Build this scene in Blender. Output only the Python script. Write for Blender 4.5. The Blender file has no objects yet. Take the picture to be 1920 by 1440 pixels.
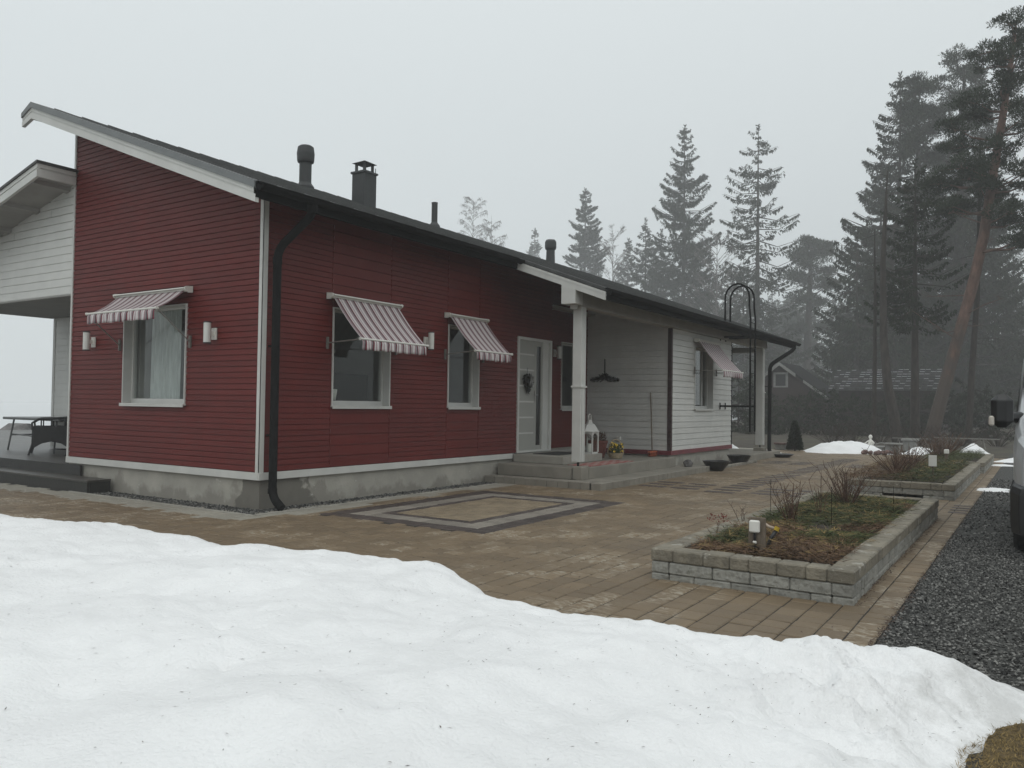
import bpy, math, random
import numpy as np
from mathutils import Vector, Matrix, noise

C = bpy.context.scene.collection
SC = bpy.context.scene
rad = math.radians
# ------------------------------------------------------------------ camera
CAM = Vector((-6.57145, -7.98729, 1.32425))
YAW, PITCH, ROLL, FPX = rad(33.25162), rad(1.494707), rad(0.80995672), 1509.93
fw = Vector((math.cos(PITCH)*math.cos(YAW), math.cos(PITCH)*math.sin(YAW), math.sin(PITCH)))
rt0 = Vector((math.sin(YAW), -math.cos(YAW), 0)); up0 = rt0.cross(fw)
rt = rt0*math.cos(ROLL) + up0*math.sin(ROLL); up = -rt0*math.sin(ROLL) + up0*math.cos(ROLL)
cd = bpy.data.cameras.new('camera'); cam = bpy.data.objects.new('camera', cd); C.objects.link(cam)
cam.matrix_world = Matrix(((rt.x, up.x, -fw.x, CAM.x), (rt.y, up.y, -fw.y, CAM.y), (rt.z, up.z, -fw.z, CAM.z), (0, 0, 0, 1)))
cd.sensor_width = 36; cd.lens = FPX/1920*36; cd.clip_end = 1500; cd.clip_start = 0.05
SC.camera = cam
# ------------------------------------------------------------------ world, sun, exposure
SUN_EL, SUN_AZ = rad(62), rad(233)
W = bpy.data.worlds.new("World"); SC.world = W; W.use_nodes = True
nt = W.node_tree; nt.nodes.clear()
wo = nt.nodes.new('ShaderNodeOutputWorld'); bg = nt.nodes.new('ShaderNodeBackground')
sky = nt.nodes.new('ShaderNodeTexSky'); sky.sky_type = 'NISHITA'; sky.sun_disc = False
sky.sun_elevation = SUN_EL; sky.sun_rotation = SUN_AZ; sky.dust_density = 3
mx = nt.nodes.new('ShaderNodeMixRGB'); mx.inputs[0].default_value = 0.93
tcw = nt.nodes.new('ShaderNodeTexCoord'); spw = nt.nodes.new('ShaderNodeSeparateXYZ'); rw = nt.nodes.new('ShaderNodeValToRGB')
nt.links.new(tcw.outputs['Generated'], spw.inputs[0]); nt.links.new(spw.outputs[2], rw.inputs[0])
rw.color_ramp.elements[0].position = .02; rw.color_ramp.elements[0].color = (.655, .708, .720, 1)   # grey fog bank at the horizon
rw.color_ramp.elements[1].position = .52; rw.color_ramp.elements[1].color = (.83, .885, .895, 1)
sc_ = nt.nodes.new('ShaderNodeMixRGB'); sc_.blend_type = 'MULTIPLY'; sc_.inputs[0].default_value = 1; sc_.inputs[2].default_value = (10, 10, 10, 1)
nt.links.new(rw.outputs[0], sc_.inputs[1]); nt.links.new(sc_.outputs[0], mx.inputs[2])          # the cloud deck over the clear sky
nt.links.new(sky.outputs[0], mx.inputs[1]); nt.links.new(mx.outputs[0], bg.inputs[0])
bg.inputs[1].default_value = 0.1; nt.links.new(bg.outputs[0], wo.inputs[0])
sd = bpy.data.lights.new('sun', 'SUN'); sd.energy = 0.8; sd.angle = rad(70); sd.color = (1, .97, .93)
sun = bpy.data.objects.new('sun', sd); C.objects.link(sun)
sun.rotation_euler = Vector((math.cos(SUN_EL)*math.sin(SUN_AZ), math.cos(SUN_EL)*math.cos(SUN_AZ), math.sin(SUN_EL))).to_track_quat('Z', 'Y').to_euler()
SC.view_settings.view_transform = 'Standard'; SC.view_settings.look = 'None'
SC.view_settings.exposure = 0.0; SC.view_settings.gamma = 1; SC.view_settings.use_curve_mapping = False
cy = SC.cycles
cy.use_denoising = True; cy.max_bounces = 7; cy.diffuse_bounces = 4; cy.volume_bounces = 1; cy.transparent_max_bounces = 12
cy.caustics_reflective = False; cy.caustics_refractive = False

# ------------------------------------------------------------------ materials
def _n(nt, t, **k):
    n = nt.nodes.new(t)
    for a, b in k.items(): setattr(n, a, b)
    return n
def mat(name, col, rough=.6, var=.0, vscale=4, bump=0., bscale=60, col2=None, spec=.5, metal=0, attr=0., stretch=(1, 1, 1), mixlo=.4, mixhi=.65, detail=6):
    m = bpy.data.materials.new(name); m.use_nodes = True; nt = m.node_tree; L = nt.links
    b = nt.nodes['Principled BSDF']; b.inputs['Roughness'].default_value = rough; b.inputs['Metallic'].default_value = metal
    b.inputs['Specular IOR Level'].default_value = spec
    tc = _n(nt, 'ShaderNodeTexCoord'); mp = _n(nt, 'ShaderNodeMapping'); mp.inputs['Scale'].default_value = stretch
    L.new(tc.outputs['Object'], mp.inputs[0])
    c2 = col2 if col2 else tuple(max(0, x*(1-var)) for x in col)
    no = _n(nt, 'ShaderNodeTexNoise'); no.inputs['Scale'].default_value = vscale; no.inputs['Detail'].default_value = detail; no.inputs['Roughness'].default_value = .62
    L.new(mp.outputs[0], no.inputs[0])
    r = _n(nt, 'ShaderNodeValToRGB'); r.color_ramp.elements[0].position = mixlo; r.color_ramp.elements[1].position = mixhi
    r.color_ramp.elements[0].color = (*c2, 1); r.color_ramp.elements[1].color = (*col, 1)
    L.new(no.outputs[0], r.inputs[0]); out = r.outputs[0]
    if attr:
        at = _n(nt, 'ShaderNodeAttribute'); at.attribute_name = 'rnd'
        mr = _n(nt, 'ShaderNodeMapRange'); mr.inputs[3].default_value = 1-attr; mr.inputs[4].default_value = 1+attr
        L.new(at.outputs['Fac'], mr.inputs[0])
        mu = _n(nt, 'ShaderNodeMixRGB'); mu.blend_type = 'MULTIPLY'; mu.inputs[0].default_value = 1
        L.new(out, mu.inputs[1]); L.new(mr.outputs[0], mu.inputs[2]); out = mu.outputs[0]
    L.new(out, b.inputs['Base Color'])
    if bump:
        n2 = _n(nt, 'ShaderNodeTexNoise'); n2.inputs['Scale'].default_value = bscale; n2.inputs['Detail'].default_value = 5
        L.new(mp.outputs[0], n2.inputs[0])
        bp = _n(nt, 'ShaderNodeBump'); bp.inputs['Strength'].default_value = bump; bp.inputs['Distance'].default_value = .02
        L.new(n2.outputs[0], bp.inputs['Height']); L.new(bp.outputs[0], b.inputs['Normal'])
    return m
def add_layer(m, col, scale, lo, hi, stretch=(1, 1, 1), amount=1., zmask=None, rough=None, invert=False):
    """a second noise-shaped stain laid over the base colour"""
    nt = m.node_tree; L = nt.links; b = nt.nodes['Principled BSDF']
    src = b.inputs['Base Color'].links[0].from_socket
    tc = _n(nt, 'ShaderNodeTexCoord'); mp = _n(nt, 'ShaderNodeMapping'); mp.inputs['Scale'].default_value = stretch
    L.new(tc.outputs['Object'], mp.inputs[0])
    no = _n(nt, 'ShaderNodeTexNoise'); no.inputs['Scale'].default_value = scale; no.inputs['Detail'].default_value = 7; no.inputs['Roughness'].default_value = .65
    L.new(mp.outputs[0], no.inputs[0])
    mr = _n(nt, 'ShaderNodeMapRange'); mr.inputs[1].default_value = lo; mr.inputs[2].default_value = hi; mr.inputs[4].default_value = amount
    if zmask:                                   # (axis, a, b): noise threshold shifted along an axis of the object
        ax, a, c, k = zmask
        sp = _n(nt, 'ShaderNodeSeparateXYZ'); L.new(tc.outputs['Object'], sp.inputs[0])
        m2 = _n(nt, 'ShaderNodeMapRange'); m2.inputs[1].default_value = a; m2.inputs[2].default_value = c; m2.inputs[3].default_value = k; m2.inputs[4].default_value = -k
        L.new(sp.outputs['XYZ'.index(ax)], m2.inputs[0])
        ad = _n(nt, 'ShaderNodeMath'); L.new(no.outputs[0], ad.inputs[0]); L.new(m2.outputs[0], ad.inputs[1]); L.new(ad.outputs[0], mr.inputs[0])
    else: L.new(no.outputs[0], mr.inputs[0])
    mu = _n(nt, 'ShaderNodeMixRGB'); L.new(mr.outputs[0], mu.inputs[0]); L.new(src, mu.inputs[1]); mu.inputs[2].default_value = (*col, 1)
    L.new(mu.outputs[0], b.inputs['Base Color'])
    if rough is not None:
        r0 = b.inputs['Roughness'].default_value
        m3 = _n(nt, 'ShaderNodeMapRange'); m3.inputs[3].default_value = r0; m3.inputs[4].default_value = rough
        L.new(mr.outputs[0], m3.inputs[0]); L.new(m3.outputs[0], b.inputs['Roughness'])
    return m
M = {}
M['red'] = mat('red_paint', (.128, .0115, .0085), .55, .14, 2.2, .12, 40, attr=.07, spec=.3)
M['white'] = mat('white_paint', (.62, .62, .59), .5, .08, 3, .08, 50, attr=.04)
M['trim'] = mat('white_trim', (.60, .60, .57), .5, .10, 2.5, .05, 40)
M['redtrim'] = mat('red_trim', (.17, .024, .034), .5, .2, 4)
M['darkred'] = mat('dark_red_trim', (.035, .012, .012), .6, .2, 4)
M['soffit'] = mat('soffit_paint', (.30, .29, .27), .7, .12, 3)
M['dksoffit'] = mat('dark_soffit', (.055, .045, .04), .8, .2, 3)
M['roof'] = mat('roof_sheet', (.065, .067, .065), .6, .3, 1.2, .4, 18, stretch=(1, 4, 1))
add_layer(M['roof'], (.035, .035, .033), 2.2, .5, .62, (1, 6, 1), .6)
M['metal'] = mat('dark_metal', (.011, .011, .011), .85, .2, 6, .05, 20, spec=.12)
M['steel'] = mat('grey_sheet_metal', (.040, .043, .044), .6, .2, 5, .05, 20)
M['found'] = mat('foundation_plaster', (.43, .41, .36), .85, .2, 2.2, .25, 50)
add_layer(M['found'], (.20, .185, .155), 1.6, .50, .58, (1, 1, .8), .6, ('Z', -.05, .36, .16))
add_layer(M['found'], (.62, .60, .56), 1.9, .67, .69, (1, 1, 1.4), .8)
def corner_stain(m, rad_, col, lo=.0):
    nt = m.node_tree; L = nt.links; b = nt.nodes['Principled BSDF']; src = b.inputs['Base Color'].links[0].from_socket
    tc = _n(nt, 'ShaderNodeTexCoord'); mp = _n(nt, 'ShaderNodeMapping'); mp.inputs['Scale'].default_value = (.75, 1, .9); mp.inputs['Location'].default_value = (-.16, 0, .1); L.new(tc.outputs['Object'], mp.inputs[0])
    ln_ = _n(nt, 'ShaderNodeVectorMath', operation='LENGTH'); L.new(mp.outputs[0], ln_.inputs[0])
    no = _n(nt, 'ShaderNodeTexNoise'); no.inputs['Scale'].default_value = 3.2; no.inputs['Detail'].default_value = 5; L.new(tc.outputs['Object'], no.inputs[0])
    ad = _n(nt, 'ShaderNodeMath', operation='MULTIPLY_ADD'); ad.inputs[1].default_value = .55; L.new(no.outputs[0], ad.inputs[0]); L.new(ln_.outputs['Value'], ad.inputs[2])
    mr = _n(nt, 'ShaderNodeMapRange'); mr.inputs[1].default_value = rad_; mr.inputs[2].default_value = rad_+.03; mr.inputs[3].default_value = .85; mr.inputs[4].default_value = 0; L.new(ad.outputs[0], mr.inputs[0])
    mu = _n(nt, 'ShaderNodeMixRGB'); L.new(mr.outputs[0], mu.inputs[0]); L.new(src, mu.inputs[1]); mu.inputs[2].default_value = (*col, 1); L.new(mu.outputs[0], b.inputs['Base Color'])
corner_stain(M['found'], .82, (.135, .125, .105))
M['conc'] = mat('concrete_step', (.26, .24, .20), .8, .22, 2.5, .25, 50)
M['conc2'] = mat('pale_concrete', (.33, .315, .275), .85, .15, 3, .25, 50, attr=.06)
M['block'] = mat('wall_block', (.34, .335, .30), .9, .35, 9, 1.2, 26, attr=.14)
add_layer(M['block'], (.07, .07, .05), 9, .55, .68, (1, 1, 1), .7)
M['capb'] = mat('cap_block', (.24, .215, .165), .85, .3, 5, .7, 40, attr=.10)
add_layer(M['capb'], (.10, .09, .07), 4.5, .54, .66, (1, 1, 1), .6)
add_layer(M['capb'], (.40, .385, .34), 6, .60, .66, (1, 1, 1), .7)
M['paver'] = mat('paver', (.190, .138, .081), .62, .20, 1.1, .35, 70, attr=.13, detail=8)
def bloom(m, col, hf=26, lf=1.15, amount=.75):
    """lime bloom: fine speckle inside large cloudy patches, different from paver to paver"""
    nt = m.node_tree; L = nt.links; b = nt.nodes['Principled BSDF']; src = b.inputs['Base Color'].links[0].from_socket
    tc = _n(nt, 'ShaderNodeTexCoord')
    def ns(sc, d, lo, hi, st=(1, 1, 1)):
        mp = _n(nt, 'ShaderNodeMapping'); mp.inputs['Scale'].default_value = st; L.new(tc.outputs['Object'], mp.inputs[0])
        no = _n(nt, 'ShaderNodeTexNoise'); no.inputs['Scale'].default_value = sc; no.inputs['Detail'].default_value = d; no.inputs['Roughness'].default_value = .6; L.new(mp.outputs[0], no.inputs[0]); return no.outputs[0]
    at = _n(nt, 'ShaderNodeAttribute'); at.attribute_name = 'rnd'
    ad = _n(nt, 'ShaderNodeMath', operation='MULTIPLY_ADD'); ad.inputs[1].default_value = .20; L.new(at.outputs['Fac'], ad.inputs[0]); L.new(ns(lf, 3, 0, 1), ad.inputs[2])
    m1 = _n(nt, 'ShaderNodeMapRange'); m1.inputs[1].default_value = .62; m1.inputs[2].default_value = .74; L.new(ad.outputs[0], m1.inputs[0])
    m2 = _n(nt, 'ShaderNodeMapRange'); m2.inputs[1].default_value = .50; m2.inputs[2].default_value = .56; m2.inputs[4].default_value = amount; L.new(ns(hf, 6, 0, 1, (1.3, .55, 1)), m2.inputs[0])
    mm = _n(nt, 'ShaderNodeMath', operation='MULTIPLY'); L.new(m1.outputs[0], mm.inputs[0]); L.new(m2.outputs[0], mm.inputs[1])
    mu = _n(nt, 'ShaderNodeMixRGB'); L.new(mm.outputs[0], mu.inputs[0]); L.new(src, mu.inputs[1]); mu.inputs[2].default_value = (*col, 1); L.new(mu.outputs[0], b.inputs['Base Color'])
bloom(M['paver'], (.36, .32, .25))
add_layer(M['paver'], (.120, .096, .066), .8, .52, .68, (1, 1, 1), .35, None, .42)
M['pavdry'] = mat('dry_paver', (.30, .282, .235), .9, .12, 1.5, .3, 70, attr=.06)
M['pavdark'] = mat('dark_paver', (.068, .052, .045), .6, .3, 3, .4, 70, attr=.2)
add_layer(M['pavdark'], (.13, .11, .095), 2.4, .56, .64, (1, 1, 1), .4)
M['pavgrey'] = mat('grey_paver', (.24, .215, .18), .7, .2, 2.5, .4, 70, attr=.12)
M['pavmid'] = mat('tan_paver', (.235, .185, .120), .7, .2, 2.5, .4, 70, attr=.14)
M['joint'] = mat('joint_sand', (.030, .026, .019), .95, .4, 8, .5, 80)
M['gravel'] = mat('gravel_base', (.10, .10, .092), .9, .85, 48, 1.0, 60, mixlo=.38, mixhi=.66, detail=9)
M['stone'] = mat('gravel_stone', (.15, .148, .138), .8, .3, 30, .2, 90, attr=.95)
M['ground'] = mat('forest_ground', (.060, .048, .032), .95, .5, 1.4, 1.0, 12)
add_layer(M['ground'], (.075, .075, .035), .6, .5, .6, (1, 1, 1), .6)
M['soil'] = mat('soil', (.045, .032, .022), .95, .5, 8, 1.0, 30)
M['snow'] = mat('snow', (.875, .88, .88), .7, .08, 1.6, .55, 55, spec=.25, mixlo=.35, mixhi=.6)
add_layer(M['snow'], (.60, .60, .59), 5, .48, .72, (1, 1, 1), .8, ('Y', -7.9, -7.15, .20))
M['ice'] = mat('lake_ice', (.64, .66, .67), .8, .04, .3)
M['deck'] = mat('deck_board', (.062, .056, .048), .38, .35, 3, .3, 40, attr=.2, stretch=(1, .2, 1))
M['deckd'] = mat('deck_riser', (.022, .021, .018), .5, .3, 4, .2, 40)
M['bark'] = mat('bark', (.060, .050, .042), .95, .5, 6, 1., 25, stretch=(1, 1, .35))
M['barkred'] = mat('red_bark', (.18, .105, .078), .9, .45, 5, 1., 25, stretch=(1, 1, .35))
add_layer(M['barkred'], (.075, .062, .052), 2, .4, .62, (1, 1, .5), .9, ('Z', 1.5, 8, .22))
M['birch'] = mat('birch_bark', (.22, .20, .19), .9, .6, 6)
def leafmat(n, c, a=.4):
    m = mat(n, c, .75, .35, 1.2, attr=a, spec=.15); return m
M['needle'] = leafmat('spruce_needles', (.034, .044, .026))
M['needle2'] = leafmat('pine_needles', (.042, .056, .034))
M['green'] = leafmat('green_sprigs', (.085, .100, .038), .5)
M['brown'] = leafmat('brown_sprigs', (.16, .098, .058), .5)
M['grass'] = leafmat('straw_grass', (.26, .185, .075), .5)
M['twig'] = mat('twig', (.085, .050, .034), .85, .5, 12, attr=.35)
M['twigred'] = mat('reddish_twig', (.13, .072, .046), .85, .5, 12, attr=.35)
M['twigdark'] = mat('dark_twig', (.05, .036, .026), .85, .5, 12, attr=.35)
M['black'] = mat('black_plastic', (.012, .012, .013), .35, .2, 5)
M['rubber'] = mat('black_rubber', (.018, .018, .018), .8, .2, 10, .3, 60)
M['wicker'] = mat('dark_wicker', (.030, .030, .031), .6, .3, 30, .6, 120)
M['wtable'] = mat('grey_table', (.11, .115, .115), .4, .2, 6)
M['wood'] = mat('weathered_wood', (.17, .135, .10), .85, .35, 8, .4, 40, stretch=(4, 4, .6))
M['whitepl'] = mat('white_plastic', (.72, .71, .66), .4, .04, 8)
M['orange'] = mat('orange_bristle', (.42, .085, .025), .8, .25, 30, .5, 200)
M['handle'] = mat('grey_handle', (.20, .19, .17), .5, .2, 8)
M['terra'] = mat('terracotta', (.18, .045, .03), .8, .3, 8)
M['basket'] = mat('basket_weave', (.46, .37, .25), .8, .25, 30, .8, 90)
M['yellow'] = mat('yellow_flower', (.62, .42, .03), .7, .2, 20, attr=.3)
M['leafg'] = mat('flower_leaf', (.05, .08, .02), .7, .3, 10, attr=.4)
M['silver'] = mat('silver_paint', (.48, .49, .50), .28, .04, 4, spec=.6, metal=.35)
M['tail'] = mat('lamp_lens', (.55, .50, .44), .15, .05, 4, spec=.7)
M['curtain'] = mat('sheer_curtain', (.60, .63, .62), .9, .3, 5, .3, 8, stretch=(1, 6, .5))
M['inner'] = mat('inner_wall', (.42, .41, .39), .9, .15, 1)
M['lampglass'] = mat('frosted_lamp', (.62, .62, .58), .35, .05, 6)
M['wreath'] = mat('wreath_twigs', (.035, .032, .022), .9, .5, 30, .8, 80)
M['ribbon'] = mat('grey_ribbon', (.28, .28, .27), .8, .3, 12)
M['rock'] = mat('rock', (.20, .19, .185), .9, .45, 4, .8, 14, attr=.3)
M['pinkrock'] = mat('pink_rock', (.22, .14, .125), .9, .4, 6, .8, 14, attr=.35)
M['tile'] = mat('grey_roof_tile', (.07, .07, .07), .8, .3, 4, attr=.2)
M['farred'] = mat('far_red_wall', (.035, .022, .020), .8, .2, 3)
M['stat'] = mat('grey_cast_stone', (.26, .26, .245), .85, .25, 8, .4, 40)

def glass():
    m = bpy.data.materials.new('window_glass'); m.use_nodes = True; nt = m.node_tree; nt.nodes.clear(); L = nt.links
    o = _n(nt, 'ShaderNodeOutputMaterial'); mi = _n(nt, 'ShaderNodeMixShader'); t = _n(nt, 'ShaderNodeBsdfTransparent'); g = _n(nt, 'ShaderNodeBsdfGlossy')
    t.inputs[0].default_value = (.93, .95, .94, 1); g.inputs['Roughness'].default_value = .02
    lw = _n(nt, 'ShaderNodeLayerWeight'); pw = _n(nt, 'ShaderNodeMath', operation='POWER'); pw.inputs[1].default_value = 4.5; L.new(lw.outputs['Facing'], pw.inputs[0])
    mr = _n(nt, 'ShaderNodeMapRange'); mr.inputs[3].default_value = .03; L.new(pw.outputs[0], mr.inputs[0]); L.new(mr.outputs[0], mi.inputs[0]); L.new(t.outputs[0], mi.inputs[1]); L.new(g.outputs[0], mi.inputs[2]); L.new(mi.outputs[0], o.inputs[0])
    return m
M['glass'] = glass()
def striped(name, cols, period, axis='X', rough=.8):
    m = bpy.data.materials.new(name); m.use_nodes = True; nt = m.node_tree; L = nt.links; b = nt.nodes['Principled BSDF']
    tc = _n(nt, 'ShaderNodeTexCoord'); sp = _n(nt, 'ShaderNodeSeparateXYZ'); L.new(tc.outputs['Object'], sp.inputs[0])
    dv = _n(nt, 'ShaderNodeMath', operation='DIVIDE'); dv.inputs[1].default_value = period; L.new(sp.outputs['XYZ'.index(axis)], dv.inputs[0])
    fr = _n(nt, 'ShaderNodeMath', operation='FRACT'); L.new(dv.outputs[0], fr.inputs[0])
    r = _n(nt, 'ShaderNodeValToRGB'); cr = r.color_ramp; cr.interpolation = 'CONSTANT'
    cr.elements[0].position = 0; cr.elements[0].color = (*cols[0][1], 1)
    cr.elements[1].position = cols[1][0]; cr.elements[1].color = (*cols[1][1], 1)
    for p, c in cols[2:]:
        e = cr.elements.new(p); e.color = (*c, 1)
    L.new(fr.outputs[0], r.inputs[0]); L.new(r.outputs[0], b.inputs['Base Color']); b.inputs['Roughness'].default_value = rough
    return m
Wc, Gc, Rc, Pc, Dc = (.56, .54, .53), (.22, .205, .21), (.17, .03, .045), (.30, .19, .21), (.045, .03, .034)
M['stripe'] = striped('awning_cloth', [(0, Wc), (.26, Pc), (.40, Gc), (.52, Dc), (.60, Rc), (.74, Wc), (.90, Pc)], .148)
M['rug'] = striped('rug_cloth', [(0, (.40, .30, .26)), (.3, (.30, .05, .05)), (.55, (.42, .33, .29)), (.7, (.33, .09, .08))], .21, 'Y')

# ------------------------------------------------------------------ mesh helpers
class MB:
    def __init__(s): s.v = []; s.f = []; s.r = []; s.n = 0
    def add(s, vs, fs, r=None):
        b = s.n; s.v.append(np.asarray(vs, float).reshape(-1, 3)); s.n += len(vs)
        for f in fs: s.f.append(tuple(i+b for i in f))
        s.r += [random.random() if r is None else r]*len(vs)
    def quad(s, a, b, c, d, r=None): s.add([a, b, c, d], [(0, 1, 2, 3)], r)
    def box(s, x0, x1, y0, y1, z0, z1, r=None, bev=0):
        if x0 > x1: x0, x1 = x1, x0
        if y0 > y1: y0, y1 = y1, y0
        if z0 > z1: z0, z1 = z1, z0
        if not bev:
            s.add([(x0, y0, z0), (x1, y0, z0), (x1, y1, z0), (x0, y1, z0), (x0, y0, z1), (x1, y0, z1), (x1, y1, z1), (x0, y1, z1)],
                  [(0, 3, 2, 1), (4, 5, 6, 7), (0, 1, 5, 4), (1, 2, 6, 5), (2, 3, 7, 6), (3, 0, 4, 7)], r); return
        b = min(bev, (x1-x0)/2.1, (y1-y0)/2.1, (z1-z0)/2.1); V = []; F = []
        for (a, c, d, e, z) in ((x0+b, x1-b, y0+b, y1-b, z0), (x0, x1, y0, y1, z0+b), (x0, x1, y0, y1, z1-b), (x0+b, x1-b, y0+b, y1-b, z1)):
            V += [(a+ (0 if z in (z0, z1) else b), d, z), (c-(0 if z in (z0, z1) else b), d, z), (c, d+(0 if z in (z0, z1) else b), z), (c, e-(0 if z in (z0, z1) else b), z),
                  (c-(0 if z in (z0, z1) else b), e, z), (a+(0 if z in (z0, z1) else b), e, z), (a, e-(0 if z in (z0, z1) else b), z), (a, d+(0 if z in (z0, z1) else b), z)]
        for k in range(3):
            for i in range(8):
                j = (i+1) % 8; F.append((k*8+i, k*8+j, k*8+8+j, k*8+8+i))
        F.append(tuple(reversed(range(8)))); F.append(tuple(range(24, 32)))
        s.add(V, F, r)
    def tube(s, pts, rr, n=8, cap=True, r=None):
        pts = [Vector(p) for p in pts]
        if not hasattr(rr, '__len__'): rr = [rr]*len(pts)
        V = []; F = []; ref = None
        for i, p in enumerate(pts):
            d = (pts[min(i+1, len(pts)-1)]-pts[max(i-1, 0)]).normalized()
            if ref is None: ref = Vector((0, 0, 1)) if abs(d.z) < .9 else Vector((1, 0, 0))
            a = d.cross(ref).normalized(); b = a.cross(d); ref = b
            for k in range(n):
                t = 2*math.pi*k/n; V.append(p+(a*math.cos(t)+b*math.sin(t))*rr[i])
        for i in range(len(pts)-1):
            for k in range(n):
                j = (k+1) % n; F.append((i*n+k, i*n+j, i*n+n+j, i*n+n+k))
        if cap: F.append(tuple(reversed(range(n)))); F.append(tuple(range((len(pts)-1)*n, len(pts)*n)))
        s.add([tuple(v) for v in V], F, r)
    def lathe(s, c, prof, n=20, r=None):
        V = []; F = []
        for (q, z) in prof:
            for k in range(n):
                t = 2*math.pi*k/n; V.append((c[0]+q*math.cos(t), c[1]+q*math.sin(t), c[2]+z))
        for i in range(len(prof)-1):
            for k in range(n):
                j = (k+1) % n; F.append((i*n+k, i*n+j, i*n+n+j, i*n+n+k))
        F.append(tuple(reversed(range(n)))); F.append(tuple(range((len(prof)-1)*n, len(prof)*n)))
        s.add(V, F, r)
    def prism(s, poly, axis, a, b, r=None):
        """poly: 2-D outline in the plane square to axis, extruded from a to b"""
        def P(u, v, w): return {'x': (w, u, v), 'y': (u, w, v), 'z': (u, v, w)}[axis]
        n = len(poly); V = [P(u, v, a) for u, v in poly]+[P(u, v, b) for u, v in poly]
        F = [tuple(range(n)), tuple(reversed(range(n, 2*n)))]
        for i in range(n): j = (i+1) % n; F.append((i, i+n, j+n, j))
        s.add(V, F, r)
    def blades(s, P, D, S, L, w, r=None):
        """many small leaf-like rhombi: base P, direction D, side S (arrays n x 3), lengths L, widths w"""
        n = len(P); L = np.asarray(L).reshape(-1, 1)*np.ones((n, 1)); w = np.asarray(w).reshape(-1, 1)*np.ones((n, 1))
        V = np.stack([P, P+D*L*.45+S*w, P+D*L, P+D*L*.45-S*w], 1).reshape(-1, 3)
        b = s.n; s.v.append(V); s.n += 4*n
        s.f += [(b+4*i, b+4*i+1, b+4*i+2, b+4*i+3) for i in range(n)]
        q = RN.random(n) if r is None else r
        s.r += list(np.repeat(q, 4))
RN = np.random.default_rng(5)
ORG = {}
def obj(name, mb, m, parent=None, smooth=False, local=False, bevel=0):
    V = np.concatenate(mb.v) if mb.v else np.zeros((0, 3))
    if parent is not None and not local: V = V-np.array(ORG.get(parent.name, (0, 0, 0)))
    me = bpy.data.meshes.new(name); me.from_pydata(V.tolist(), [], mb.f); me.materials.append(m)
    a = me.attributes.new('rnd', 'FLOAT', 'POINT'); a.data.foreach_set('value', np.array(mb.r, dtype=np.float32))
    if smooth: me.polygons.foreach_set('use_smooth', [True]*len(me.polygons))
    me.validate(); me.update()
    o = bpy.data.objects.new(name, me); C.objects.link(o)
    if parent is not None:
        o.parent = parent; ORG[o.name] = ORG.get(parent.name, (0, 0, 0))
    if bevel:
        md = o.modifiers.new('b', 'BEVEL'); md.width = bevel; md.segments = 2; md.limit_method = 'ANGLE'
    return o
def tag(o, label=None, cat=None, group=None, kind=None):
    if label: o['label'] = label
    if cat: o['category'] = cat
    if group: o['group'] = group
    if kind: o['kind'] = kind
    return o
def thing(name, label, cat, loc=(0, 0, 0), rz=0, group=None):
    o = bpy.data.objects.new(name, None); C.objects.link(o); o.empty_display_size = .1
    o.location = loc; o.rotation_euler = (0, 0, rz); ORG[o.name] = tuple(loc)
    return tag(o, label, cat, group)
def copy_tree(o, parent=None):
    c = o.copy(); C.objects.link(c)
    if parent: c.parent = parent
    for ch in list(o.children): copy_tree(ch, c)
    return c
def fbm(x, y, s=1., o=4, seed=0.):
    return noise.fractal(Vector((x*s+seed, y*s-seed, seed*.37)), 1.0, 2.0, o)

# ================================================================== SETTING
bm = MB(); R_ = 260
bm.quad((-R_, -R_, -.02), (R_, -R_, -.02), (R_, R_, -.02), (-R_, R_, -.02))
tag(obj('ground', bm, M['ground']), kind='structure')
bm = MB(); bm.quad((-240, 19.5, .0), (240, 19.5, .0), (240, 250, .0), (-240, 250, .0)); bm.quad((-240, 19.0, -.015), (2.5, 19.0, -.015), (2.5, 19.49, 0), (-240, 19.49, 0))
tag(obj('lake', bm, M['ice']), 'pale frozen lake fading into the fog beyond the terrace', kind='structure')

# paved yard: real pavers with small bevels over joint sand
bm = MB(); bm.box(-6, 20.3, -7.2, 6, -.018, -.006)
tag(obj('paving_bed', bm, M['joint']), kind='structure')
carp = [((.18, -3.24), (.22, -.84), (3.70, -.80), (3.62, -3.14))]
CX0, CX1, CY0, CY1 = .20, 3.62, -3.22, -.82
def paver(mb, x0, x1, y0, y1, z=0, g=.0034, b=.008, tilt=.0022):
    x0 += g*1.7; x1 -= g*1.7; y0 += g; y1 -= g
    dz = [random.uniform(-tilt, tilt) for _ in range(4)]; h = random.uniform(-.0012, .0012)+z
    V = [(x0, y0, z-.012), (x1, y0, z-.012), (x1, y1, z-.012), (x0, y1, z-.012),
         (x0, y0, h-b*.7+dz[0]), (x1, y0, h-b*.7+dz[1]), (x1, y1, h-b*.7+dz[2]), (x0, y1, h-b*.7+dz[3]),
         (x0+b, y0+b, h+dz[0]), (x1-b, y0+b, h+dz[1]), (x1-b, y1-b, h+dz[2]), (x0+b, y1-b, h+dz[3])]
    F = [(8, 9, 10, 11)]
    for i in range(4):
        j = (i+1) % 4; F += [(i, j, j+4, i+4), (i+4, j+4, j+8, i+8)]
    mb.add(V, F)
pv = MB(); pd = MB(); pdk = MB(); pg = MB(); pb2 = MB()
random.seed(3)
darkbars = []
for yc in (-2.55, -3.12, -4.42, -4.98):
    for xc in (6.05, 6.47, 6.89): darkbars.append((xc, yc))
    for xc in (13.3, 13.72, 14.14): darkbars.append((xc, yc))
xx = 5.85
while xx < 16.5: darkbars.append((xx, -3.77)); xx += .42
row = 0; y = -7.2
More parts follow.
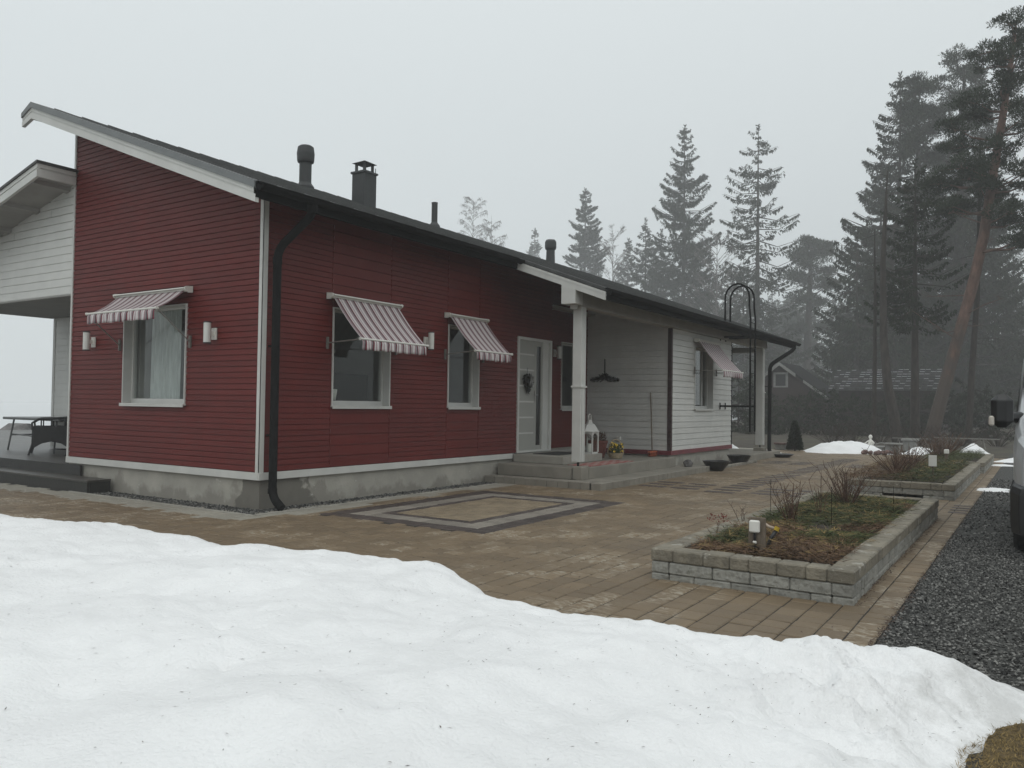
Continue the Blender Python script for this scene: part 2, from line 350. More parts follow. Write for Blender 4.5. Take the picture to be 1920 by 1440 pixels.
while y < 5.9:
    y1 = y+.1667; yc = (y+y1)/2
    x = -5.9+random.uniform(0, .2)
    while x < 20.2:
        L = random.choice((.14, .17, .207, .207, .24)); x1 = x+L; xc = (x+x1)/2
        inside = (yc > 0-.28 and 0-.3 < xc < 9.4) or (xc > -.33 and yc > 0 and xc < 17) or (yc > -1.5 and xc > 9.2 and xc < 13.2)
        planter = (-5.52+0.02 > yc > -6.85 and (-.6 < xc < 4.6 or 7.1 < xc < 13 or 13.4 < xc < 17.5))
        carpet = CX0 < xc < CX1 and CY0 < yc < CY1
        step = 4.9 < xc < 9.2 and yc > -2.1
        if not (inside or planter or carpet or step):
            dry = (yc > -.62-.12*fbm(xc, 0, .8, 3)*2 and xc > -.75) or (xc > -.62 and yc > -.55)
            if -.42 < xc-0 and yc > -.42 and not dry: dry = True
            paver(pd if dry else pv, x, x1, y, y1)
        x = x1
    y = y1; row += 1
# the patterned "carpet": nested rings of small pavers
def ring(mb, x0, x1, y0, y1, w, L=.14):
    def run(a, b):
        n = max(1, round((b-a)/L)); return [(a+(b-a)*i/n, a+(b-a)*(i+1)/n) for i in range(n)]
    for a, b in run(x0, x1): paver(mb, a, b, y0, y0+w, .002); paver(mb, a, b, y1-w, y1, .002)
    for a, b in run(y0+w, y1-w): paver(mb, x0, x0+w, a, b, .002); paver(mb, x1-w, x1, a, b, .002)
ring(pdk, CX0, CX1, CY0, CY1, .26, .13); ring(pg, CX0+.26, CX1-.26, CY0+.26, CY1-.26, .26, .14)
ring(pdk, CX0+.52, CX1-.52, CY0+.52, CY1-.52, .125, .21)
ax, bx, ay, by = CX0+.645, CX1-.645, CY0+.645, CY1-.645
nx, ny = 17, 9
for i in range(nx):
    for j in range(ny): paver(pb2, ax+(bx-ax)*i/nx, ax+(bx-ax)*(i+1)/nx, ay+(by-ay)*j/ny, ay+(by-ay)*(j+1)/ny, .002)
for xc, yc in darkbars: paver(pdk, xc-.095, xc+.095, yc-.23, yc+.23, .006)
for xc in (5.45, 5.75, 6.05, 6.35): paver(pdk, xc-.06, xc+.06, -7.19, -6.97, .006)
for nm, b, m_ in (('paving', pv, M['paver']), ('paving_dry_strip', pd, M['pavdry']), ('paving_dark_pattern', pdk, M['pavdark']), ('paving_grey_pattern', pg, M['pavgrey']), ('paving_centre_pattern', pb2, M['pavmid'])):
    tag(obj(nm, b, m_), kind='structure')
# kerb strip round the foundation and the gravel drain behind it
bm = MB()
for a, b in [(-.36+i*.5, -.36+i*.5+.495) for i in range(10)]: bm.box(a, b, -.40, -.355, -.015, .012, bev=.005)
for a, b in [(-.40+i*.5, -.40+i*.5+.495) for i in range(8)]: bm.box(-.405, -.365, a, b, -.015, .012, bev=.005)
tag(obj('kerb_edging', bm, M['conc2']), kind='structure')
def stones(region, n, smin, smax, z=0., seed=1):
    """n small irregular stones strewn where region(x, y) says so; returns an MB"""
    r = np.random.default_rng(seed); mb = MB()
    x0, x1, y0, y1, test = region
    P = np.stack([r.uniform(x0, x1, n*3), r.uniform(y0, y1, n*3)], 1); P = P[test(P[:, 0], P[:, 1])][:n]; n = len(P)
    base = np.array([(1, 0, 0), (-1, 0, 0), (0, 1, 0), (0, -1, 0), (0, 0, 1), (0, 0, -1)], float)
    fs = [(0, 2, 4), (2, 1, 4), (1, 3, 4), (3, 0, 4), (2, 0, 5), (1, 2, 5), (3, 1, 5), (0, 3, 5)]
    sz = r.uniform(smin, smax, (n, 1, 1))*r.uniform(.55, 1.2, (n, 1, 3)); sz[:, :, 2] *= .7
    V = base[None]*sz*r.uniform(.7, 1.15, (n, 6, 1)); a = r.uniform(0, 6.28, n); c, s_ = np.cos(a), np.sin(a)
    X = V[:, :, 0]*c[:, None]-V[:, :, 1]*s_[:, None]; Y = V[:, :, 0]*s_[:, None]+V[:, :, 1]*c[:, None]
    t = r.uniform(-.6, .6, (n, 1)); Z = V[:, :, 2]+X*t; V = np.stack([X+P[:, :1], Y+P[:, 1:2], Z+z+sz[:, :, 2]*.25], 2)
    mb.v.append(V.reshape(-1, 3)); mb.n = 6*n
    for i in range(n):
        for f in fs: mb.f.append((f[0]+6*i, f[1]+6*i, f[2]+6*i))
    mb.r = list(np.repeat(r.random(n)**1.6, 6)); return mb
bm = MB(); bm.box(-.36, 4.8, -.355, .0, -.016, -.002); bm.box(-.365, 0, 0, 3.6, -.016, -.002)
tag(obj('drain_gravel_bed', bm, M['gravel']), kind='structure')
bm = stones((-.36, 4.8, -.36, 3.6, lambda x, y: ((y < 0) | (x < 0)) & (y > -.35) & (x > -.36)), 5200, .009, .020, 0, 4)
tag(obj('drain_gravel', bm, M['stone']), 'loose drainage gravel along the foundation', 'gravel', kind='stuff')
# gravel drive
bm = MB()
V = []; F = []; nxg, nyg = 120, 40
for i in range(nxg+1):
    for j in range(nyg+1):
        x = -4+28*(i/nxg)**1.5; yy = -7.2-9*(j/nyg)**1.3
        if j == 0: yy = -7.205
        V.append((x, yy, -.004+.012*fbm(x, yy, .7, 3)*(1 if j else 0)))
for i in range(nxg):
    for j in range(nyg):
        a = i*(nyg+1)+j; F.append((a, a+1, a+nyg+2, a+nyg+1))
bm.add(V, F); tag(obj('gravel_drive', bm, M['gravel']), kind='structure')
bm = stones((-3.2, 3.2, -9.2, -7.2, lambda x, y: (y < -7.19-.03*np.sin(x*9)) & (y > -7.2-(x+3.6)*.42)), 21000, .006, .0135, .0, 5)
b2 = stones((3.2, 12, -10.5, -7.21, lambda x, y: y > -7.2-(x+3.6)*.3), 9000, .010, .020, .0, 6)
b2.f = [tuple(i+bm.n for i in f) for f in b2.f]; bm.v += b2.v; bm.f += b2.f; bm.r += b2.r; bm.n += b2.n
tag(obj('gravel', bm, M['stone']), 'dark grey crushed gravel of the drive beside the parked van', 'gravel', kind='stuff')
# leaf litter at the gravel edge and along the planter foot
def litter(pts_fn, n, mb, zz=.004, L=(.01, .03), seed=2):
    r = np.random.default_rng(seed); P = pts_fn(r, n); n = len(P); a = r.uniform(0, 6.28, n)
    D = np.stack([np.cos(a), np.sin(a), r.uniform(-.1, .5, n)], 1); S = np.stack([-np.sin(a), np.cos(a), r.uniform(-.3, .3, n)], 1)
    mb.blades(np.column_stack([P, np.full(n, zz)]), D, S, r.uniform(*L, n), r.uniform(.002, .006, n))
bm = MB()
litter(lambda r, n: np.column_stack([-1.9+r.random(n)**1.4*14, -7.205+r.normal(0, .018, n)]), 1500, bm)
litter(lambda r, n: np.column_stack([-.7+r.random(n)*5.4, -6.94+r.normal(0, .02, n)]), 900, bm, .006)
litter(lambda r, n: np.column_stack([-2.4+r.random(n)*9, -7.1+r.random(n)*6.5]), 260, bm, .006, (.01, .025))
tag(obj('leaf_litter', bm, M['twig']), 'brown leaf crumbs and needles strewn over the paving', 'leaf litter', kind='stuff')

# dry lawn patch bottom right
bm = MB(); bm.quad((-6, -12, .002), (-2.2, -12, .002), (-2.2, -7.8, .002), (-6, -7.8, .002))
tag(obj('lawn', bm, mat('lawn_thatch', (.15, .105, .045), .95, .5, 20, .8, 60)), kind='structure')


# ------------------------------------------------------------------ the near snow bank
edge = [(-3.05, 6.0), (-2.95, 3.0), (-2.78, 1.2), (-2.66, .25), (-2.55, -.4), (-2.22, -1.18), (-2.30, -2.1), (-2.32, -2.98), (-2.10, -3.22), (-1.98, -3.6), (-2.02, -4.2), (-2.07, -4.8), (-2.42, -5.3),
        (-2.48, -5.94), (-2.33, -6.6), (-2.16, -7.02), (-2.02, -7.30), (-1.93, -7.55), (-1.95, -7.84), (-2.08, -7.99), (-2.45, -7.94), (-2.62, -7.84), (-2.78, -7.80), (-2.92, -7.70), (-3.12, -7.71), (-3.3, -7.82), (-3.8, -7.9), (-4.6, -8.4), (-9.5, -8.6), (-9.5, 6.0)]
def seg_dist(px, py, poly):
    n = len(poly); best = np.full(px.shape, 1e9); inside = np.zeros(px.shape, bool)
    for i in range(n):
        (ax, ay), (bx, by) = poly[i], poly[(i+1) % n]
        t = np.clip(((px-ax)*(bx-ax)+(py-ay)*(by-ay))/((bx-ax)**2+(by-ay)**2+1e-12), 0, 1)
        best = np.minimum(best, np.hypot(px-ax-t*(bx-ax), py-ay-t*(by-ay)))
        c = ((ay > py) != (by > py)) & (px < (bx-ax)*(py-ay)/(by-ay+1e-12)+ax); inside ^= c
    return np.where(inside, best, -best)
bm = MB(); n = 34000; r = RN
P = np.column_stack([r.uniform(-4.2, -2.1, n), r.uniform(-9.0, -7.72, n), np.full(n, .003)])
a = r.uniform(0, 6.28, n); D = np.column_stack([np.cos(a)*.9, np.sin(a)*.9, r.uniform(.05, .7, n)]); S = np.column_stack([-np.sin(a), np.cos(a), np.zeros(n)])
ok = seg_dist(P[:, 0], P[:, 1], edge) < .01; bm.blades(P[ok], D[ok], S[ok], r.uniform(.012, .035, ok.sum()), .0014)
tag(obj('dry_grass', bm, M['grass']), 'yellow dry grass at the edge of the melting snow', 'grass', kind='stuff')
gx = np.concatenate([np.arange(-9.4, -5.2, .12), np.arange(-5.2, -1.85, .022)]); gy = np.concatenate([np.arange(-8.9, -2.6, .022), np.arange(-2.6, 5.9, .04)])
GX, GY = np.meshgrid(gx, gy, indexing='ij')
wob = np.array([[fbm(x, y_, 2.6, 4, 7.) for y_ in gy] for x in gx])
dist = seg_dist(GX, GY, edge)+wob*.035
k = np.clip((GY+7.9)/1.6, 0, 1)                           # lower and softer towards the lawn
Hm = .15+.13*k; wd = .40-.18*k
d0 = np.clip(dist, 0, None)
big = np.array([[fbm(x, y_, .9, 4, 2.) for y_ in gy] for x in gx]); fine = np.array([[fbm(x, y_, 7., 3, 11.) for y_ in gy] for x in gx])
hh = Hm*(1-np.exp(-(d0/wd)**1.25))+.035*np.clip(d0, 0, 3)*(.5+.5*k)
hh += (big*.045+wob*.034)*np.clip(d0/.4, 0, 1)+fine*(.0075+.008*np.exp(-((GX+3.1)**2+(GY+7.2)**2)/.5))*np.clip(d0/.15, 0, 1)
rg = np.array([[abs(fbm(x, y_, 3.2, 4, 21.)) for y_ in gy] for x in gx]); near = np.exp(-((GX+3.0)**2/.55+(GY+7.35)**2/.20))
hh += near*(.07-.20*rg)*np.clip(d0/.25, 0, 1)+.05*np.exp(-((GX+2.45)**2/.10+(GY+7.2)**2/.25))*np.clip(d0/.2, 0, 1)
for (px, py, pr, pz) in ((-3.05, -7.25, .10, .05), (-3.25, -7.38, .10, .06), (-2.95, -7.5, .09, .045), (-3.5, -7.3, .13, .055), (-2.75, -7.35, .08, .04), (-2.9, -7.1, .05, .03), (-3.35, -7.1, .06, .035), (-4.3, -5.0, .03, .04), (-4.1, -4.2, .035, .05), (-4.62, -5.45, .024, .05), (-3.2, -1.1, .08, .02), (-3.4, -2.3, .07, .03)):
    hh -= pz*np.exp(-((GX-px)**2+(GY-py)**2)/pr**2)
hh = np.where(dist > 0, np.clip(hh, .0, None)+.002, dist*.45+.002)
V = np.stack([GX, GY, hh], 2).reshape(-1, 3); ny_ = len(gy)
F = [(i*ny_+j, (i+1)*ny_+j, (i+1)*ny_+j+1, i*ny_+j+1) for i in range(len(gx)-1) for j in range(ny_-1) if dist[i, j] > -.08 or dist[i+1, j+1] > -.08]
bm = MB(); bm.add(V, F, .5)
o = obj('snow_bank', bm, M['snow'], smooth=True); tag(o, 'big white melting snow bank filling the foreground', 'snow bank')
def snow_h(x, y_):
    i = int(np.searchsorted(gx, x)); j = int(np.searchsorted(gy, y_)); return float(hh[min(i, len(gx)-1), min(j, len(gy)-1)])
# needles and crumbs lying on the snow
bm = MB(); r = np.random.default_rng(12); Pn = []; n = 0
while len(Pn) < 1500:
    x = r.uniform(-5.6, -2.1); y_ = r.uniform(-8, 0)
    if r.random() > (.25+.75*math.exp(-((x+3.1)**2+(y_+7.3)**2)/.45)): continue
    z = snow_h(x, y_)
    if z > .03: Pn.append((x, y_, z+.002))
Pn = np.array(Pn); n = len(Pn); a = r.uniform(0, 6.28, n)
bm.blades(Pn, np.column_stack([np.cos(a), np.sin(a), r.uniform(0, .15, n)]), np.column_stack([-np.sin(a), np.cos(a), np.zeros(n)]), r.uniform(.004, .024, n), r.uniform(.0006, .0022, n))
tag(obj('needle_litter', bm, M['twig']), 'fallen needles and bark crumbs lying on the near snow bank', 'needles', kind='stuff')
for (x, y_, s, lb) in ((-4.30, -5.02, .016, 'small dark pebble in a melt hole low on the near snow bank'), (-4.1, -4.22, .012, 'small brown pebble upper left on the near snow bank')):
    b = MB(); b.lathe((x, y_, snow_h(x, y_)+.002), [(s*.5, -.3*s), (s, .1*s), (s*.8, .6*s), (s*.3, .9*s)], 7); tag(obj('pebble', b, M['pinkrock']), lb, 'pebble')

def mound(name, poly, H, w, label, cat='snow pile', group=None, m='snow', step=.08, seed=3., rough=.35):
    xs = [p[0] for p in poly]; ys = [p[1] for p in poly]
    ax = np.arange(min(xs)-.1, max(xs)+.1+step, step); ay = np.arange(min(ys)-.1, max(ys)+.1+step, step)
    X, Y = np.meshgrid(ax, ay, indexing='ij'); nz = np.array([[fbm(x, y_, 2.2, 4, seed) for y_ in ay] for x in ax])
    d = seg_dist(X, Y, poly)+nz*.08*rough/.35; h = H*(1-np.exp(-(np.clip(d, 0, None)/w)**1.4))*(1+nz*rough); h = np.where(d > 0, h, d*.5)
    n_ = len(ay); V = np.stack([X, Y, h], 2).reshape(-1, 3)
    F = [(i*n_+j, (i+1)*n_+j, (i+1)*n_+j+1, i*n_+j+1) for i in range(len(ax)-1) for j in range(n_-1) if max(d[i, j], d[i+1, j], d[i, j+1], d[i+1, j+1]) > -step]
    b = MB(); b.add(V, F, .5); o = obj(name, b, M[m], smooth=True); return tag(o, label, cat, group)
GS = 'snow piles at the far edge of the yard'
mound('snow_pile', [(19.1, -1.95), (18.95, -2.6), (19.5, -3.75), (19.75, -4.1), (21, -4.1), (22, -3.4), (22, -2), (20.5, -1.6)], .30, .5, 'long low snow pile behind the paved yard beside the cone shrub', group=GS)
mound('snow_pile', [(19.6, -4.05), (19.7, -4.35), (21.3, -4.4), (21.4, -4.0)], .20, .25, 'small snow lump between the rock heap and the stone pedestals', group=GS)
mound('snow_pile', [(20.2, -4.55), (20.5, -5.2), (22.0, -5.4), (22.4, -4.8), (21.5, -4.4)], .25, .4, 'lumpy snow pile behind the middle planter next to the grey pedestals', group=GS, seed=9.)
mound('snow_pile', [(21.9, -5.75), (21.9, -6.5), (23.1, -6.7), (23.2, -5.8)], .33, .3, 'rounded snow pile under the trestle plank', group=GS, seed=5.)
mound('snow_pile', [(18.2, -6.9), (18.4, -8.6), (20.3, -9.4), (20.6, -7.4)], .20, .5, 'snow pile at the end of the gravel drive beside the van', group=GS, seed=6.)
mound('snow_patch', [(8.85, -6.96), (9.1, -7.35), (9.55, -7.52), (9.75, -7.3), (9.4, -6.96)], .022, .1, 'thin ragged snow patch across the paver strip', 'snow patch', seed=2., step=.04, rough=1.2)
mound('snow_patch', [(16.4, -6.98), (16.6, -7.45), (17.1, -7.5), (17.2, -7.0)], .03, .1, 'narrow snow streak beside the farthest planter', 'snow patch', seed=4., step=.04)
mound('snow_pile', [(17.6, 2.2), (17.6, .2), (18.2, -.35), (19.3, .2), (19.3, 2.2)], .42, .5, 'snow heap behind the far end of the house', group=GS, seed=8.)
mound('snow_patch', [(16.9, -1.35), (17.0, -1.75), (17.6, -1.8), (17.5, -1.3)], .06, .1, 'little snow remnant at the foot of the far downpipe', 'snow patch', seed=1., step=.04)

# ================================================================== HOUSE
house = thing('red_house', 'long red boarded house with dark mono-pitch roof and white trim', 'house')
SL = .3722; ZE = 3.83; YE = -.56
def roofz(y): return ZE+SL*(y-YE)
RT = .185                                                     # roof build-up thickness
YR = 4.53; YG = 4.378                                         # ridge line, left end of red gable wall
XB0, XB1, YP = 9.247, 13.175, -1.565
def siding(m, axis, fixed, outdir, a0, a1, z0, z1, pitch, holes=(), top=None, zones=(), name='wall', lab=None, lap=.005, gro=.011, depth=.012):
    """overlapping boards with real profile. axis 'x': wall runs along x at y=fixed; outdir -1/+1 outward sign. top(a)->z limit on slope"""
    b = MB(); k = 0; z = z0
    cuts = [a0, a1]+[h[0] for h in holes]+[h[1] for h in holes]+[q for zn in zones for q in (zn[0], zn[1])]
    cuts = sorted(set(c for c in cuts if a0 <= c <= a1))
    for ca, cb in zip(cuts[:-1], cuts[1:]):
        mid = (ca+cb)/2; p = pitch
        for zn in zones:
            if zn[0] <= mid <= zn[1]: p = zn[2]
        hs = [h for h in holes if h[0] <= mid <= h[1]]
        z = z0
        while z < z1-.002:
            zt = min(z+p, z1); rr = random.random()
            segs = [(z, zt)]
            for h in hs:
                ns = []
                for (s, e) in segs:
                    if e <= h[2] or s >= h[3]: ns.append((s, e))
                    else:
                        if s < h[2]: ns.append((s, h[2]))
                        if e > h[3]: ns.append((h[3], e))
                segs = ns
            for (s, e) in segs:
                A, B = ca, cb
                if top and top(A) <= s and top(B) <= s: continue
                def P(a, zz, o_): return (a, fixed+outdir*o_, zz) if axis == 'x' else (fixed+outdir*o_, a, zz)
                def face(lo, hi, o0, o1, rr_, A=A, B=B):
                    if hi-lo < .001: return
                    if o0 > 0 and B-A > 2.2 and rr_ < .8:      # butt joint between two lengths of board
                        m_ = A+(B-A)*(.12+.95*rr_); r2 = (rr_*7.3) % 1*.2+.8; face(lo, hi, o0, o1, r2, A, m_-.002); face(lo, hi, o0, o1, r2*.9, m_+.002, B); return
                    out = [(A, lo), (B, lo), (B, hi), (A, hi)]
                    if top and (top(A) < hi or top(B) < hi):
                        poly = out; out = []
                        for i in range(4):
                            p0, p1 = poly[i], poly[(i+1) % 4]; f0 = top(p0[0])-p0[1]; f1 = top(p1[0])-p1[1]
                            if f0 >= 0: out.append(p0)
                            if f0*f1 < 0:
                                t = f0/(f0-f1); out.append((p0[0]+(p1[0]-p0[0])*t, p0[1]+(p1[1]-p0[1])*t))
                    if len(out) > 2: b.add([P(q[0], q[1], o0+(o1-o0)*(q[1]-lo)/(hi-lo)) for q in out], [tuple(range(len(out)))], rr_)
                g = gro
                if s == z and e-s > g*1.5:
                    face(s, s+g, -depth, -depth, rr); face(s+g, e, lap+.002, .002, rr)
                    la, lb = A, B
                    if top:
                        if top(A) < s+g: la = A+(B-A)*(s+g-top(A))/(top(B)-top(A)) if top(B) > s+g else B
                        if top(B) < s+g: lb = B+(A-B)*(s+g-top(B))/(top(A)-top(B)) if top(A) > s+g else A
                    if lb > la:
                        b.quad(P(la, s+g, -depth), P(lb, s+g, -depth), P(lb, s+g, lap+.002), P(la, s+g, lap+.002), rr)
                        b.quad(P(la, s, .002), P(lb, s, .002), P(lb, s, -depth), P(la, s, -depth), rr)
                else: face(s, e, lap*(1-(s-z)/p)+.002, .002, rr)
            z = zt
    o = obj(name, b, m, house)
    if lab: o['label'] = lab
    return o
ZS, ZST = .358, .45
W1 = (1.165, 2.321, 1.285, 2.613); W2 = (3.701, 4.56, 1.285, 2.613); W3 = (8.08, 8.9, 1.26, 2.66); DR = (5.769, 6.981, .45, 2.585)
XJ, YJ = 7.02, .40
W4 = (10.60, 11.80, 1.30, 2.68); WG = (1.497, 2.952, 1.277, 2.613)
siding(M['red'], 'x', YJ, -1, XJ, 9.4, ZST, 3.98, .0725, [W3], name='front_wall', lab='recessed red board wall behind the porch')
siding(M['red'], 'x', 0, -1, 0, XJ, ZST, 3.86, .0725, [W1, W2, DR], zones=[(1.165, 2.321, .145), (3.701, 4.56, .145)], name='front_wall', lab='red board front wall')
siding(M['red'], 'y', 0, -1, 0, YG, ZST, 5.6, .0725, [WG], top=lambda a: roofz(a)-RT+.01, name='gable_wall', lab='red board gable wall')
siding(M['white'], 'x', YP, -1, XB0, XB1, ZS+.02, 3.27, .125, [W4], gro=.014, name='white_wall', lab='white board wall with striped awning window')
siding(M['white'], 'y', XB0, -1, YP, YJ, ZS+.02, 3.72, .125, gro=.015, top=lambda a: roofz(a)-RT+.01, name='porch_side_wall', lab='white board side wall of the porch')
# plain inner shells behind the boards so the house is closed
def shell(pts_boxes):
    b = MB()
    for q in pts_boxes: b.box(*q)
    return b
def wall_with_holes(b, axis, f0, f1, a0, a1, z0, z1, holes):
    cuts = sorted(set([a0, a1]+[q for h in holes for q in h[:2]]))
    for ca, cb in zip(cuts[:-1], cuts[1:]):
        mid = (ca+cb)/2; hs = [h for h in holes if h[0] <= mid <= h[1]]; segs = [(z0, z1)]
        for h in hs: segs = [q for s in segs for q in ((s[0], h[2]), (h[3], s[1])) if q[1] > q[0]+.001]
        for s, e in segs:
            if axis == 'x': b.box(ca, cb, f0, f1, s, e)
            else: b.box(f0, f1, ca, cb, s, e)
b = MB()
wall_with_holes(b, 'x', .016, .20, .016, XJ, ZS+.01, 3.85, [W1, W2, DR]); wall_with_holes(b, 'x', YJ+.016, YJ+.2, XJ, 16.2, ZS+.01, 3.7, [W3]); b.box(XJ-.2, XJ, .2, YJ+.016, ZS+.01, 3.8)
wall_with_holes(b, 'y', .016, .20, .201, YG-.01, ZS+.01, 3.85, [WG])
b.prism([(.201, 3.85), (YG-.01, 3.85), (YG-.01, roofz(YG)-RT-.005), (.201, roofz(.2)-RT-.005)], 'x', .016, .19)
b.box(.201, 16.2, YG-.2, YG-.01, ZS+.01, 5.45)                # back wall of the tall part
wall_with_holes(b, 'x', YP+.016, YP+.2, XB0+.016, XB1-.001, ZS+.01, 3.25, [W4])
b.box(XB0+.016, XB0+.19, YP+.201, .38, ZS+.01, 3.25); b.box(XB1-.19, XB1-.001, YP+.201, .0, ZS+.01, 3.25)
b.box(.21, 16.1, .21, YG-.21, ZS+.02, ZS+.06)                 # floor
b.box(XB0+.2, XB1-.2, YP+.21, -.001, ZS+.02, ZS+.06)
b.box(.21, 16.1, 2.9, 3.0, ZS+.06, 3.9); b.box(3.1, 3.2, .21, 2.9, ZS+.06, 3.8)
b.box(.21, 16.1, .21, YG-.21, 3.3, 3.36)                      # inner ceiling
o = obj('inner_wall', b, M['inner'], house)
b = MB(); b.box(16.2, 16.23, .0, YG, ZS, 3.85); b.prism([(0, 3.85), (YG, 3.85), (YG, roofz(YG)-RT), (0, roofz(0)-RT)], 'x', 16.2, 16.23); obj('end_wall', b, M['white'], house)
b = MB(); b.box(XB1, XB1+.012, YP, 0, ZS, 3.2); obj('end_wall', b, M['white'], house)
b = MB(); b.box(.03, 4.75, .03, .3, -.2, ZS+.005); b.box(4.75, XJ, .03, .3, -.2, ZS-.002); b.box(XJ+.001, 16.1, YJ+.03, YJ+.3, -.2, ZS-.002); b.box(.03, .3, .3, 4.4, -.2, ZS+.002)
b.box(XB0+.03, XB1-.03, YP+.03, .0, -.2, ZS); obj('foundation', b, M['found'], house)
# skirting and corner boards
b = MB(); b.box(-.022, 5.62, -.024, 0, ZS, ZST); b.box(-.026, -.002, .0, YG+.02, ZS, ZST); obj('skirting_board', b, M['trim'], house, bevel=.003)
b = MB(); b.box(XB0-.03, XB1+.01, YP-.03, YP, ZS-.03, ZST-.03); b.box(XB0-.031, XB0, YP, -.001, ZS-.03, ZST-.03)
o = obj('skirting_board', b, M['redtrim'], house); o['label'] = 'dark red skirting board under the white walls'
b = MB(); b.box(-.020, .0, -.018, .055, ZST, 3.87); b.box(-.020, .048, -.020, -.0, ZST+.001, 3.868); obj('corner_board', b, M['trim'], house)
b = MB(); b.box(-.020, .01, YG-.028, YG+.012, ZST, roofz(YG)-RT-.01); obj('corner_board', b, M['trim'], house)
b = MB(); b.box(XB0-.022, XB0+.05, YP-.022, YP-.0, ZST-.03, 3.02); b.box(XB0-.023, XB0, YP, YP+.06, ZST-.031, 3.021)
o = obj('corner_board', b, M['darkred'], house); o['label'] = 'dark red corner board on white wall'
b = MB(); b.box(XB1-.01, XB1+.016, YP-.02, YP+.02, ZST-.03, 3.1); o = obj('corner_board', b, M['metal'], house); o['label'] = 'dark end strip of white wall'
b = MB()                                                       # faint vertical joint strips in the red wall
for xj in (1.155, 2.331, 3.691, 4.57): b.box(xj-.004, xj+.004, -.0085, 0, ZST, 3.8)
obj('joint_strip', b, M['red'], house)

# roof: one closed slab with ridge and short counter slope, wide part over the porch
roof = None
b = MB()
XR0, XM, XR1, YE2 = -.6, 4.90, 16.94, -2.20
t = .05
def slab(x0, x1, ye, b, zt=0., th=.05, y1=YR):
    b.prism([(ye, roofz(ye)+zt), (y1, roofz(y1)+zt), (y1+.26, roofz(y1)-.122+zt), (y1+.26, roofz(y1)-.122-th+zt), (y1, roofz(y1)-th+zt), (ye, roofz(ye)-th+zt)], 'x', x0, x1)
slab(XR0, XM, YE, b); slab(XM, XR1, YE2, b)
roof = obj('roof', b, M['roof'], house)
b = MB()                                                       # low standing ribs and eave flashing
xr = -.3
while xr < 16.8:
    ye = YE if xr < XM else YE2
    b.prism([(ye+.02, roofz(ye+.02)-.001), (YR-.05, roofz(YR-.05)-.001), (YR-.05, roofz(YR-.05)+.014), (ye+.02, roofz(ye+.02)+.014)], 'x', xr, xr+.02); xr += .42
obj('roof_seam', b, M['roof'], roof)
# soffit
b = MB()
def soff(x0, x1, ye, b, y1=YR+.2):
    z = lambda y: roofz(y)-RT
    b.prism([(ye, z(ye)), (y1, z(y1)), (y1, z(y1)+.012), (ye, z(ye)+.012)], 'x', x0, x1)
soff(-.56, -.03, YE+.03, b); obj('soffit', b, M['soffit'], house)
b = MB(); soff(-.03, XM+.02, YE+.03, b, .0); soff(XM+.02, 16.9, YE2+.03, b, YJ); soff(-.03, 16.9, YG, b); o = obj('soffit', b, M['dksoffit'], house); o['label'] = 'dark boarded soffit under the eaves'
# rake fascia (two stepped boards following both slopes)
def rake(x, ya, yb, b, drop0, drop1, th, counter=True):
    pts_t = [(ya, roofz(ya)-drop0), (yb, roofz(yb)-drop0)]; pts_b = [(yb, roofz(yb)-drop1), (ya, roofz(ya)-drop1)]
    if counter: pts_t.append((yb+.27, roofz(yb)-.125-drop0*.82)); pts_b.insert(0, (yb+.27, roofz(yb)-.125-drop1*.82))
    b.prism(pts_t+pts_b, 'x', x, x+th)
b = MB(); rake(-.62, YE, YR, b, .0, .085, .05); obj('fascia', b, mat('flashing', (.17, .18, .18), .5, .15, 3), house)
b = MB(); rake(-.600, YE+.0, YR, b, .085, .135, .045); rake(-.592, YE+.0, YR, b, .135, .155, .04); rake(-.604, YE+.0, YR, b, .155, .245, .05)
o = obj('fascia', b, M['trim'], house); o['label'] = 'white stepped gable fascia'
b = MB(); rake(XM-.03, YE2-.02, YE+.02, b, .065, .11, .05, False); rake(XM-.02, YE2-.02, YE+.02, b, .11, .13, .05, False); rake(XM-.035, YE2-.02, YE+.02, b, .13, .20, .05, False)
o = obj('fascia', b, M['trim'], house); o['label'] = 'short white fascia at the start of the porch roof'
b = MB(); b.box(-.60, XM-.0, YE-.006, YE+.03, roofz(YE)-.19, roofz(YE)-.052); b.box(XM+.0, 16.93, YE2-.006, YE2+.03, roofz(YE2)-.19, roofz(YE2)-.052)
o = obj('fascia', b, M['metal'], house); o['label'] = 'dark eave fascia behind the gutter'
b = MB(); rake(XR1-.03, YE2, YR, b, .0, .2, .035); o = obj('fascia', b, M['metal'], house); o['label'] = 'dark fascia at the far roof end'
# gutters: half-round troughs
def gutter(x0, x1, yc, zc, rr=.062):
    b = MB(); n = 10; V = []; F = []
    prof = [(math.cos(math.pi+math.pi*i/n)*rr, math.sin(math.pi+math.pi*i/n)*rr) for i in range(n+1)]
    prof = [(-rr-.008, .006), (-rr, .008)]+prof[1:] + [(rr-.004, 0)]+[(q[0]*.93, q[1]*.93) for q in reversed(prof[1:])]
    b.prism([(yc+u, zc+v) for u, v in prof], 'x', x0, x1)
    b.prism([(yc+math.cos(math.pi+math.pi*i/n)*rr*1.05, zc+.004+math.sin(math.pi+math.pi*i/n)*rr*1.05) for i in range(n+1)], 'x', x0-.006, x0)
    b.prism([(yc+math.cos(math.pi+math.pi*i/n)*rr*1.05, zc+.004+math.sin(math.pi+math.pi*i/n)*rr*1.05) for i in range(n+1)], 'x', x1, x1+.006)
    b.box(x0, x1, yc+rr*.6, yc+rr*.6+.07, zc+.03, zc+.05)
    return obj('gutter', b, M['metal'], house, smooth=False)
